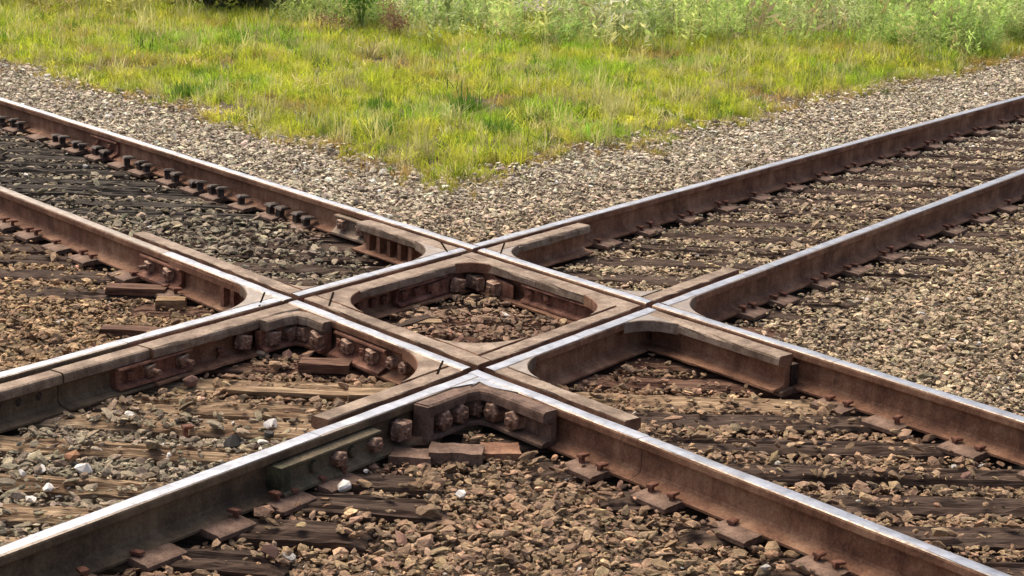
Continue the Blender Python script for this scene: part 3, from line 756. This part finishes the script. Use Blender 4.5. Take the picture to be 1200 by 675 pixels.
# ------------------------------------------------------------------ stones
import bmesh
def stone_data(name, seed, n=15, flat=.7, mat='stone'):
    r_ = np.random.default_rng(seed); q = r_.normal(size=(n, 3)); q /= np.linalg.norm(q, axis=1)[:, None]
    q *= r_.uniform(.82, 1.0, (n, 1)); q *= np.array([1.0, r_.uniform(.65, .95), flat*r_.uniform(.75, 1.1)])*.5
    bm = bmesh.new()
    for v_ in q: bm.verts.new(v_)
    bmesh.ops.convex_hull(bm, input=list(bm.verts))
    loose = [v_ for v_ in bm.verts if not v_.link_faces]
    bmesh.ops.delete(bm, geom=loose, context='VERTS')
    bmesh.ops.recalc_face_normals(bm, faces=list(bm.faces))
    me = bpy.data.meshes.new(name); bm.to_mesh(me); bm.free(); me.materials.append(MATS[mat]); return me
def lone_stone(x, y, z, size, mat, label, seed):
    o = bpy.data.objects.new('stone', stone_data('stone', seed, 18, .75, mat)); COL.objects.link(o)
    o.location = (x, y, z); o.scale = (size,)*3; o.rotation_euler = (random.uniform(-.3, .3), random.uniform(-.3, .3), random.uniform(0, 6)); tag(o, label, 'stone')
for i, a in enumerate([
    (.461, -2.234, .012, .075, 'stone_white', 'bright white stone in front of the green joint bar'),
    (.915, -2.26, .005, .062, 'stone_white', 'white stone farthest right in the brown gravel near the bottom'),
    (.80, -2.29, .0, .05, 'stone_tan', 'pale stone left of the rightmost white stone near the bottom'),
    (.53, -2.05, .008, .030, 'stone_white', 'small white stone just above the bright white one'),
    (-.745, -2.14, .008, .07, 'stone_white', 'round whitish stone left in the lower left gravel'),
    (-.575, -2.121, .008, .085, 'stone_white', 'largest pale stone between the lower left rails'),
    (-.66, -2.345, .008, .065, 'stone_white', 'white stone nearest the bottom between the lower left rails'),
    (-.80, -2.19, .004, .05, 'stone_white', 'small white stone at the left edge between the lower left rails'),
    (-.652, -1.979, .010, .075, 'stone_orange', 'orange stone in the grey lower left gravel'),
    (-.03, -1.79, .020, .11, 'stone_black', 'big black stone lying against the nearest rail'),
    (.0, -1.76, .055, .07, 'stone_tan', 'flat tan stone resting on top of the big black stone'),
    (.09, -1.63, .006, .06, 'stone_black', 'small black stone between black boulder and crossing'),
    (.02, -.47, .010, .10, 'stone_rust', 'rusty brown stone below the left crossing corner nuts'),
    (-.10, -.45, .010, .08, 'stone_tan', 'tan stone left of the rusty one below the corner nuts'),
    (.08, -1.50, .006, .09, 'stone_white', 'flat whitish stone on the second tan sleeper'),
    (.27, -2.93, .012, .10, 'stone_rust', 'reddish stone by the rail foot at the bottom edge'),
    (-.36, -.93, .010, .085, 'stone_rust', 'dark rusty stone under the bolted guard bar'),
]): lone_stone(*a, seed=900 + i)

def scatter(name, pts, rot, scl, tint, idx_, variants, label=None, cat=None):
    me = bpy.data.meshes.new(name); n = len(pts); me.vertices.add(n)
    me.vertices.foreach_set('co', np.asarray(pts, np.float32).ravel())
    for nm, ty, key, arr in (('rot', 'FLOAT_VECTOR', 'vector', rot), ('scl', 'FLOAT_VECTOR', 'vector', scl), ('tint', 'FLOAT_COLOR', 'color', np.c_[tint, np.ones(n)])):
        at = me.attributes.new(nm, ty, 'POINT'); at.data.foreach_set(key, np.asarray(arr, np.float32).ravel())
    at = me.attributes.new('pick', 'INT', 'POINT'); at.data.foreach_set('value', np.asarray(idx_, np.int32))
    o = bpy.data.objects.new(name, me); COL.objects.link(o)
    ng = bpy.data.node_groups.new(name + '_scatter', 'GeometryNodeTree')
    ng.interface.new_socket('Geometry', in_out='INPUT', socket_type='NodeSocketGeometry')
    ng.interface.new_socket('Geometry', in_out='OUTPUT', socket_type='NodeSocketGeometry')
    gi = ng.nodes.new('NodeGroupInput'); go = ng.nodes.new('NodeGroupOutput')
    ip = ng.nodes.new('GeometryNodeInstanceOnPoints'); jn = ng.nodes.new('GeometryNodeJoinGeometry')
    for vme in variants:
        vo = bpy.data.objects.new(vme.name, vme)
        oi = ng.nodes.new('GeometryNodeObjectInfo'); oi.inputs['Object'].default_value = vo; oi.inputs['As Instance'].default_value = True
        ng.links.new(oi.outputs['Geometry'], jn.inputs[0])
    def named(nm, ty):
        q = ng.nodes.new('GeometryNodeInputNamedAttribute'); q.data_type = ty; q.inputs[0].default_value = nm; return q.outputs[0]
    ng.links.new(gi.outputs[0], ip.inputs['Points']); ng.links.new(jn.outputs[0], ip.inputs['Instance'])
    ip.inputs['Pick Instance'].default_value = True
    ng.links.new(named('pick', 'INT'), ip.inputs['Instance Index'])
    ng.links.new(named('rot', 'FLOAT_VECTOR'), ip.inputs['Rotation']); ng.links.new(named('scl', 'FLOAT_VECTOR'), ip.inputs['Scale'])
    ng.links.new(ip.outputs[0], go.inputs[0])
    md = o.modifiers.new('scatter', 'NODES'); md.node_group = ng
    tag(o, label, cat, kind='stuff')
    return o
def in_reach(x, y, margin):
    """ground the photograph's surroundings can see: a wedge in front of the viewpoint, widened by a margin"""
    dx, dy = x - 1.087, y + 9.092
    return (np.abs(dx) < .285*dy + margin) & (dy > 5.6)

# ballast
n = 900000
x = rng.uniform(-9, 11, n); y = rng.uniform(-3.5, 13.5, n)
keep = in_reach(x, y, .7)
dist_cam = y + 9.1
keep &= rng.uniform(0, 1, n) < np.clip(1.25 - .045*(dist_cam - 6), .55, 1)
ga = grass_amount(x, y)
keep &= ga < rng.uniform(-.05, .5, n)
x, y, ga = x[keep], y[keep], ga[keep]; n = len(x)
sz = np.clip(np.exp(rng.normal(math.log(.029), .50, n)), .010, .085)
z = ground_z(x, y) + .008 + rng.uniform(0, .034, n) + .010*smooth_noise(x, y, 3.1, 40)
sz = np.where(A1.dist(x, y) < -.1, sz*.86, sz)
keep = np.ones(n, bool)
cov = smooth_noise(x, y, 2.7, 51)*.5 + smooth_noise(x, y, 9, 52)*.5
def_in = (B1.dist(x, y) > 0) & (B2.dist(x, y) < 0)               # between the rails of the track from lower left to upper right
inside = def_in & (A2.dist(x, y) < 0) & (A1.dist(x, y) > 0)
west = (A2.dist(x, y) > 0) & (B1.dist(x, y) < 0); upleft = (A1.dist(x, y) > 0) & (A2.dist(x, y) < 0) & (B1.dist(x, y) < 0)
z = np.where(upleft | west, z - .009, z)
lowleft = def_in & (A2.dist(x, y) > 0)
for ti, (cx, cy, az, hl, hw) in enumerate(TIES):
    u = (x - cx)*math.cos(az) + (y - cy)*math.sin(az); w = -(x - cx)*math.sin(az) + (y - cy)*math.cos(az)
    on = (np.abs(u) < hl) & (np.abs(w) < hw + .004)
    endd = np.clip((np.abs(u) - hl + .22)/.22, 0, 1)
    pc = .05 + .30*np.clip(cov*1.6, 0, 1) + .3*np.clip((np.abs(w) - hw + .035)/.035, 0, 1) + .45*endd**1.5
    if ti < 24: pc = pc*.35 + (.45 if ti < 4 else 0)
    if ti < 28: pc = np.where(west, .05 + .12*(cov > .2), pc)
    pc = np.where(inside, .75, pc)
    pc = np.where(lowleft, pc*.8 + .06 + .35*(cov > .12), pc)
    if ti in KEEP_CLEAR: pc = .02 + .25*np.clip((np.abs(w) - hw + .03)/.03, 0, 1)*(cov > 0) + .8*np.clip((u - hl + .16)/.16, 0, 1)**1.5
    drop = on & (rng.uniform(0, 1, n) > pc)
    keep &= ~drop
    z = np.where(on, (-.006 if (ti in KEEP_CLEAR or cy < -1.1) else -.016) + sz*.22 + rng.uniform(0, .012, n), z)
for k, l in LN.items():
    d = l.dist(x, y) - CEN[k]; s = (x - l.o[0])*l.d[0] + (y - l.o[1])*l.d[1]
    keep &= ~(np.abs(d) < .085 + sz*.22)
    gd = d*GS[k]; hi = {'A1': LA1, 'A2': LA2, 'B1': LB1, 'B2': LB2}[k]
    lo = {'A1': -1.35, 'A2': -1.75, 'B1': -20, 'B2': -1.0}[k]
    keep &= ~((gd > 0) & (gd < .215 + sz*.3) & (s > lo) & (s < hi + 1.05))
    z = np.where((np.abs(d) < .14), np.minimum(z, .0), z)
# field-side braces
for l, a, b_, dmx in ((A2, -.05, .50, .17), (B2, -.58, .1, .20), (A2, LA2 - .1, LA2 + .7, .20)):
    d = l.dist(x, y); s = (x - l.o[0])*l.d[0] + (y - l.o[1])*l.d[1]
    keep &= ~((d > 0) & (d < dmx + sz*.3) & (s > a) & (s < b_))
x, y, z, sz, ga = x[keep], y[keep], z[keep], sz[keep], ga[keep]; n = len(x)
z += np.where(inside[keep], .006, 0)
def mixw(c, w, base): return base*(1 - w[:, None]) + np.array(c)*w[:, None]
def sm(v_, a, b_): q = np.clip((v_ - a)/(b_ - a), 0, 1); return q*q*(3 - 2*q)
tint = np.tile(np.array([.27, .18, .105]), (n, 1))                       # tan gravel, near side
dA1, dA2, dB1, dB2 = (l.dist(x, y) for l in (A1, A2, B1, B2))
betweenA = sm(dA1, -.1, .2)*sm(-dA2, -.1, .2); betweenB = sm(dB1, -.1, .2)*sm(-dB2, -.1, .2)
left_ = sm(-((x - .9)*A1.d[0] + y*A1.d[1]), .5, 1.6)
low_ = sm(-y, .9, 1.7)
tint = mixw((.30, .20, .108), sm(dA2, 0, .3)*sm(-dB1, 0, .3), tint)         # yellow-brown, left sector
tint = mixw((.25, .205, .138), betweenB*low_, tint)                       # grey-olive, lower left track
tint = mixw((.225, .185, .125), betweenA*left_, tint)                        # dark grey, upper left track
tint = mixw((.28, .19, .12), betweenA*betweenB, tint)
tint = mixw((.50, .425, .305), sm(-dA1, .12, .5)*sm(-((x - 1.3)*.6 + (y - 3.0)*-.8), -2.2, 1.5), tint)   # pale shoulder
tint = mixw((.37, .285, .18), sm(-dA1, .12, .5)*(1 - sm(-((x - 1.3)*.6 + (y - 3.0)*-.8), -2.2, 1.5)), tint)
near_rail = np.minimum.reduce([np.abs(l.dist(x, y) - CEN[k]) for k, l in LN.items()])
stain = np.exp(-((near_rail - .08)/.16)**2)*.55
ctr = np.exp(-(((x - .85)/1.15)**2 + ((y + .35)/1.0)**2))*.75
st = np.clip(np.maximum(stain*np.where(dA1 < 0, .35, 1), ctr)*(1 + .5*smooth_noise(x, y, 4, 77)), 0, .92)
tint = mixw((.165, .088, .054), st*(rng.uniform(0, 1, n) < .85), tint)
tint *= np.exp(rng.normal(-.06, .33, n))[:, None]
tint *= np.exp(rng.normal(0, .04, (n, 3)))
wh = rng.uniform(0, 1, n) < np.where(betweenB*low_ > .5, .016, .006)
tint[wh] = np.array([.62, .58, .50])*rng.uniform(.7, 1.1, (wh.sum(), 1))
tint = np.clip(tint, .015, .75)
rot = np.stack([rng.normal(0, .32, n), rng.normal(0, .32, n), rng.uniform(0, 6.28, n)], 1)
sc = sz[:, None]*np.stack([rng.uniform(.9, 1.4, n), rng.uniform(.8, 1.1, n), rng.uniform(.45, .85, n)], 1)
stones = [stone_data('gravel_stone', 300 + i, int(rng.integers(11, 18)), rng.uniform(.55, .9)) for i in range(16)]
scatter('gravel', np.stack([x, y, z], 1), rot, sc, tint, rng.integers(0, 16, n), stones, 'crushed stone ballast around the crossing rails', 'gravel')
print('stones', n)

# ------------------------------------------------------------------ grass
def tuft_data(name, seed, blades, spread, lean, wid, bend=.5, seedhead=False):
    r_ = np.random.default_rng(seed); mb = MB()
    for k in range(blades):
        a = r_.uniform(0, 6.28); rr = spread*math.sqrt(r_.uniform()); bx, by = rr*math.cos(a), rr*math.sin(a)
        la = r_.uniform(0, 6.28); le = abs(r_.normal(0, lean)); h = r_.uniform(.45, 1.0); w_ = wid*r_.uniform(.6, 1.3)
        fa = r_.uniform(0, 3.14); wx, wy = math.cos(fa)*w_/2, math.sin(fa)*w_/2
        V = []
        for q in (0, .4, .75):
            f_ = le*(q*.6 + bend*q*q); cx, cy = bx + math.cos(la)*f_*h, by + math.sin(la)*f_*h; zz = h*q*(1 - .25*le*q); ww = 1 - .55*q
            V += [(cx - wx*ww, cy - wy*ww, zz), (cx + wx*ww, cy + wy*ww, zz)]
        f_ = le*(.6 + bend); V.append((bx + math.cos(la)*f_*h, by + math.sin(la)*f_*h, h*(1 - .3*le)))
        mb.add(V, [(0, 1, 3, 2), (2, 3, 5, 4), (4, 5, 6)], 0)
        if seedhead and r_.uniform() < .5:
            c = np.array(V[-1])
            for m_ in range(5):
                dv = r_.normal(0, .03, 3); p_ = c + dv - np.array([0, 0, .04*m_])
                mb.add([p_, p_ + np.array([.018, 0, .02]), p_ + np.array([0, .012, .045])], [(0, 1, 2)], 0)
    return make_mesh_data(name, mb, 'blade')
short = [tuft_data('grass_tuft_blades', 500 + i, 24, .36, .60, .038) for i in range(6)]
fresh = [tuft_data('green_tuft_blades', 540 + i, 26, .22, .35, .040, .7) for i in range(3)]
stalk = [tuft_data('dry_stalk_blades', 560 + i, 4, .4, .30, .016, .3, True) for i in range(2)]
def weed_data(name, seed, stems):
    r_ = np.random.default_rng(seed); mb = MB()
    for k in range(stems):
        b0_ = np.array([r_.normal(0, .20), r_.normal(0, .20), 0.0]); h = r_.uniform(.4, 1.0); tp = b0_ + np.array([r_.normal(0, .14), r_.normal(0, .14), h])
        wv = np.array([math.cos(k), math.sin(k), 0])*.008
        mb.add([b0_ - wv, b0_ + wv, tp], [(0, 1, 2)], 0)
        for m_ in range(11):
            q = r_.uniform(.08, 1.0); c = b0_*(1 - q) + tp*q; a = r_.uniform(0, 6.28); L_ = r_.uniform(.08, .20)*(1.15 - .6*q)
            e = c + np.array([math.cos(a)*L_, math.sin(a)*L_, L_*r_.uniform(.1, .9)]); sd2 = np.array([-math.sin(a), math.cos(a), .3])*L_*.16; md_ = c*.5 + e*.5
            mb.add([c, md_ + sd2, e, md_ - sd2], [(0, 1, 2, 3)], 0)
    return make_mesh_data(name, mb, 'blade')
tall = [weed_data('tall_weed_leaves', 520 + i, 6) for i in range(4)]
n = 120000
x = rng.uniform(-11, 15, n); y = rng.uniform(3.5, 26, n)
ga = grass_amount(x, y)
keep = in_reach(x, y, .8) & ((ga > rng.uniform(-.10, .22, n)) | ((ga > -.5) & (rng.uniform(0, 1, n) < .05*np.clip(1 + ga*2, 0, 1)))) & (rng.uniform(0, 1, n) < np.clip(1.15 - .03*(y - 4), .5, 1))
patch = smooth_noise(x, y, 1.6, 61)*.6 + smooth_noise(x, y, 4.4, 62)*.4
keep &= ~((patch < -.34) & (rng.uniform(0, 1, n) < .78))
x, y, ga, patch = x[keep], y[keep], ga[keep], patch[keep]; n = len(x)
h = .125*np.exp(rng.normal(0, .22, n))*(.55 + .45*sm(ga, 0, .7))*(1 + .25*smooth_noise(x, y, 2.2, 63)) + .05*sm(y, 9, 14)
p2 = smooth_noise(x, y, 1.1, 64); p3 = smooth_noise(x, y, 3.3, 65)
tint = np.tile(np.array([.46, .53, .045]), (n, 1))
tint = mixw((.24, .46, .040), sm(p2, -.1, .5)*.7, tint)
tint = mixw((.62, .57, .09), sm(p3, .0, .6)*.6, tint)
tint = mixw((.40, .23, .09), np.clip((1 - sm(ga, .05, .60))*.75 + sm(-patch, .12, .40)*.75, 0, .85), tint)
tint = mixw((.55, .47, .24), (rng.uniform(0, 1, n) < .16)*.85, tint)
tint = mixw((.07, .17, .02), (rng.uniform(0, 1, n) < .12)*.9, tint)
tint *= np.exp(rng.normal(0, .32, n))[:, None]
z = ground_z(x, y) - .004
rot = np.stack([rng.normal(0, .08, n), rng.normal(0, .08, n), rng.uniform(0, 6.28, n)], 1)
pick = rng.integers(0, 6, n); isst = rng.uniform(0, 1, n) < .030*sm(ga, .1, .5); pick[isst] = 6 + rng.integers(0, 2, isst.sum())
sc = np.stack([h*rng.uniform(.9, 1.5, n)]*2 + [h*np.where(isst, 1.9, 1.0)], 1)
tint[isst] = np.array([.56, .54, .20])*rng.uniform(.6, 1.1, (isst.sum(), 1))
scatter('grass', np.stack([x, y, z], 1), rot, sc, np.clip(tint, .02, .7), pick, short + stalk, 'sunlit yellow-green rough grass beyond the gravel', 'grass')
print('tufts', n)
# fresh green clumps one can pick out
for i, (gx_, gy_, hh, lab) in enumerate([(.03, 5.95, .24, 'bright green grass clump standing alone near the gravel edge, nearest one'),
                                         (.62, 7.2, .27, 'bright green grass clump in the middle of the field on the right'),
                                         (-.10, 7.05, .22, 'bright green grass clump behind the nearest clump'),
                                         (-1.95, 7.75, .22, 'green grass clump hanging over the gravel edge on the left'),
                                         (.95, 6.1, .20, 'small green grass clump near the gravel at the right')]):
    root = bpy.data.objects.new('grass_clump', None); COL.objects.link(root); root.location = (gx_, gy_, float(ground_z(np.array(gx_), np.array(gy_))))
    tag(root, lab, 'grass clump')
    bl = MB(); r_ = np.random.default_rng(700 + i)
    for k in range(5):
        me = fresh[k % 3]; a = r_.uniform(0, 6.28); ox, oy = r_.normal(0, .05, 2)
        co = np.array([v_.co for v_ in me.vertices])*np.array([hh*1.2, hh*1.2, hh])*r_.uniform(.8, 1.1)
        cs, sn = math.cos(a), math.sin(a); co = np.c_[co[:, 0]*cs - co[:, 1]*sn + ox, co[:, 0]*sn + co[:, 1]*cs + oy, co[:, 2]]
        bl.add(co, [tuple(p_.vertices) for p_ in me.polygons], 0)
    o = bl.build('blades', 'leaf_green', root)

# tall weeds along the back
n = 60000
x = rng.uniform(-8, 13, n); y = rng.uniform(11.8, 26, n)
front = 12.9 + .9*smooth_noise(x, x*0, .9, 71) + 1.6*sm(-x, 1.5, 3.5) + .5*smooth_noise(x, y, 4, 72) + rng.normal(0, .35, n)
keep = in_reach(x, y, .8) & (grass_amount(x, y) > .5) & (y > front) & ~((x > -3.7) & (x < -1.75) & (y > 13) & (y < 14.9)) & ~((x > .95) & (x < 1.6) & (y > 13.0) & (y < 14.6)) & (rng.uniform(0, 1, n) < .22 + .5*np.clip(smooth_noise(x, y, 2.0, 73)*1.8, 0, 1))
x, y = x[keep], y[keep]; n = len(x)
h = .38*np.exp(rng.normal(0, .45, n))*(1 + .3*smooth_noise(x, y, 1.4, 74))*(.8 + .2*sm(x, -3, -1))
p2 = smooth_noise(x, y, 1.7, 75)
tint = np.tile(np.array([.38, .50, .13]), (n, 1))
tint = mixw((.24, .40, .09), sm(p2, 0, .5)*.7, tint)
tint = mixw((.50, .57, .27), sm(-p2, 0, .5)*.6, tint)
tint = mixw((.40, .36, .07), sm(-x, 1.0, 3.0)*.7, tint)
tint = mixw((.42, .30, .16), (rng.uniform(0, 1, n) < .12)*.8, tint)
tint *= np.exp(rng.normal(0, .38, n))[:, None]
rot = np.stack([rng.normal(0, .08, n), rng.normal(0, .08, n), rng.uniform(0, 6.28, n)], 1)
sc = np.stack([h*.9]*2 + [h], 1)
scatter('tall_weeds', np.stack([x, y, ground_z(x, y) - .005], 1), rot, sc, np.clip(tint, .02, .7), rng.integers(0, 4, n), tall, 'tall wispy grey-green weeds along the top of the field', 'weeds')

def leafy(name, loc, seed, n_leaf, rx, rz, leaf, mat, stem_mat, label, cat, z0=.1, low=.6):
    """plant with stems and a crown of single leaves spread through an uneven volume"""
    r_ = np.random.default_rng(seed); root = empty(name, loc); tag(root, label, cat)
    st = MB(); cr = MB()
    tips = []
    for k in range(9):
        a = r_.uniform(0, 6.28); le = r_.uniform(.1, .8)*rx; tip = np.array([math.cos(a)*le, math.sin(a)*le, z0 + rz*r_.uniform(.5, 1.0)]); tips.append(tip)
        base = np.array([r_.normal(0, .05*rx), r_.normal(0, .05*rx), 0]); mid = base*.5 + tip*.5 + np.array([0, 0, .1*rz]); rad = .014*rz
        rings = []
        for q, rr in ((base, rad), (mid, rad*.6), (tip, rad*.15)):
            rings.append([(q[0] + rr*math.cos(w), q[1] + rr*math.sin(w), q[2]) for w in np.arange(5)*1.2566])
        sweep_path(st, rings, 0)
    lumps = [tip*np.array([1, 1, r_.uniform(low, 1.0)/max(low, .6)*.8]) for tip in tips for _ in range(4)]
    for k in range(n_leaf):
        c = lumps[int(r_.integers(0, len(lumps)))] + r_.normal(0, 1, 3)*np.array([rx*.22, rx*.22, rz*.16])
        c[2] = max(c[2], .02); u = r_.normal(size=3); u /= np.linalg.norm(u); w = np.cross(u, r_.normal(size=3)); w /= np.linalg.norm(w) + 1e-9
        L_ = leaf*r_.uniform(.6, 1.4); cr.add([c - u*L_, c + w*L_*.35, c + u*L_, c - w*L_*.35], [(0, 1, 2, 3)], 0)
    st.build('stems', stem_mat, root); o = cr.build('crown', mat, root)
    return root
def gz(a, b_): return float(ground_z(np.array(a), np.array(b_)))
leafy('shrub', (-2.85, 14.7, gz(-2.85, 14.7)), 31, 3800, .60, 1.1, .045, 'leaf_dark', 'wood_dark', 'dark leafy shrub at the top edge above the left field', 'shrub', .2, .12)
leafy('shrub', (-2.05, 14.9, gz(-2.05, 14.9)), 32, 2600, .4, 1.0, .045, 'leaf_dark', 'wood_dark', 'smaller dark shrub at the top edge just right of the other', 'shrub', .2, .12)
leafy('dry_weed', (-.33, 12.45, gz(-.33, 12.45)), 33, 650, .26, .30, .020, 'leaf_brown', 'wood_dark', 'dry reddish-brown weed at the front of the tall weeds', 'dry weed', .05)
leafy('dry_weed', (-1.15, 12.55, gz(-1.15, 12.55)), 34, 260, .25, .20, .018, 'leaf_brown', 'wood_dark', 'low dry brown weed left of the taller brown weed', 'dry weed', .05)
leafy('leafy_weed', (-.80, 13.1, gz(-.8, 13.1)), 35, 1600, .38, .55, .026, 'leaf_green', 'leaf_green', 'fresh green bushy weed rising from the tall weeds', 'weed', .05)
def wildflower(loc, seed, label):
    r_ = np.random.default_rng(seed); root = empty('wildflower', loc); tag(root, label, 'wildflower', 'pale pink wildflowers at the top edge')
    st = MB(); fl = MB()
    for k in range(16):
        b0_ = np.array([r_.normal(0, .12), r_.normal(0, .12), 0]); tp = b0_ + np.array([r_.normal(0, .09), r_.normal(0, .09), r_.uniform(.20, .34)])
        rings = [[(q[0] + rr*math.cos(w), q[1] + rr*math.sin(w), q[2]) for w in (0, 2.1, 4.2)] for q, rr in ((b0_, .005), (tp, .002))]
        sweep_path(st, rings, 0)
        for m_ in range(5):
            c = tp + r_.normal(0, .022, 3); a = r_.uniform(0, 6.28); V = [c]; n_ = 6
            for w in range(n_): V.append(c + np.array([.017*math.cos(a + w*6.28/n_), .017*math.sin(a + w*6.28/n_), .008]))
            fl.add(V, [(0, 1 + w, 1 + (w + 1) % n_) for w in range(n_)], 0)
    st.build('stems', 'leaf_green', root); fl.build('blossoms', 'flower_pink', root)
for i, (a, b_, lab) in enumerate([(1.10, 14.2, 'pale pink wildflower, leftmost of those at the top edge'), (1.28, 14.4, 'pale pink wildflower, middle of those at the top edge'), (1.45, 14.1, 'pale pink wildflower, rightmost of those at the top edge')]):
    wildflower((a, b_, gz(a, b_)), 80 + i, lab)
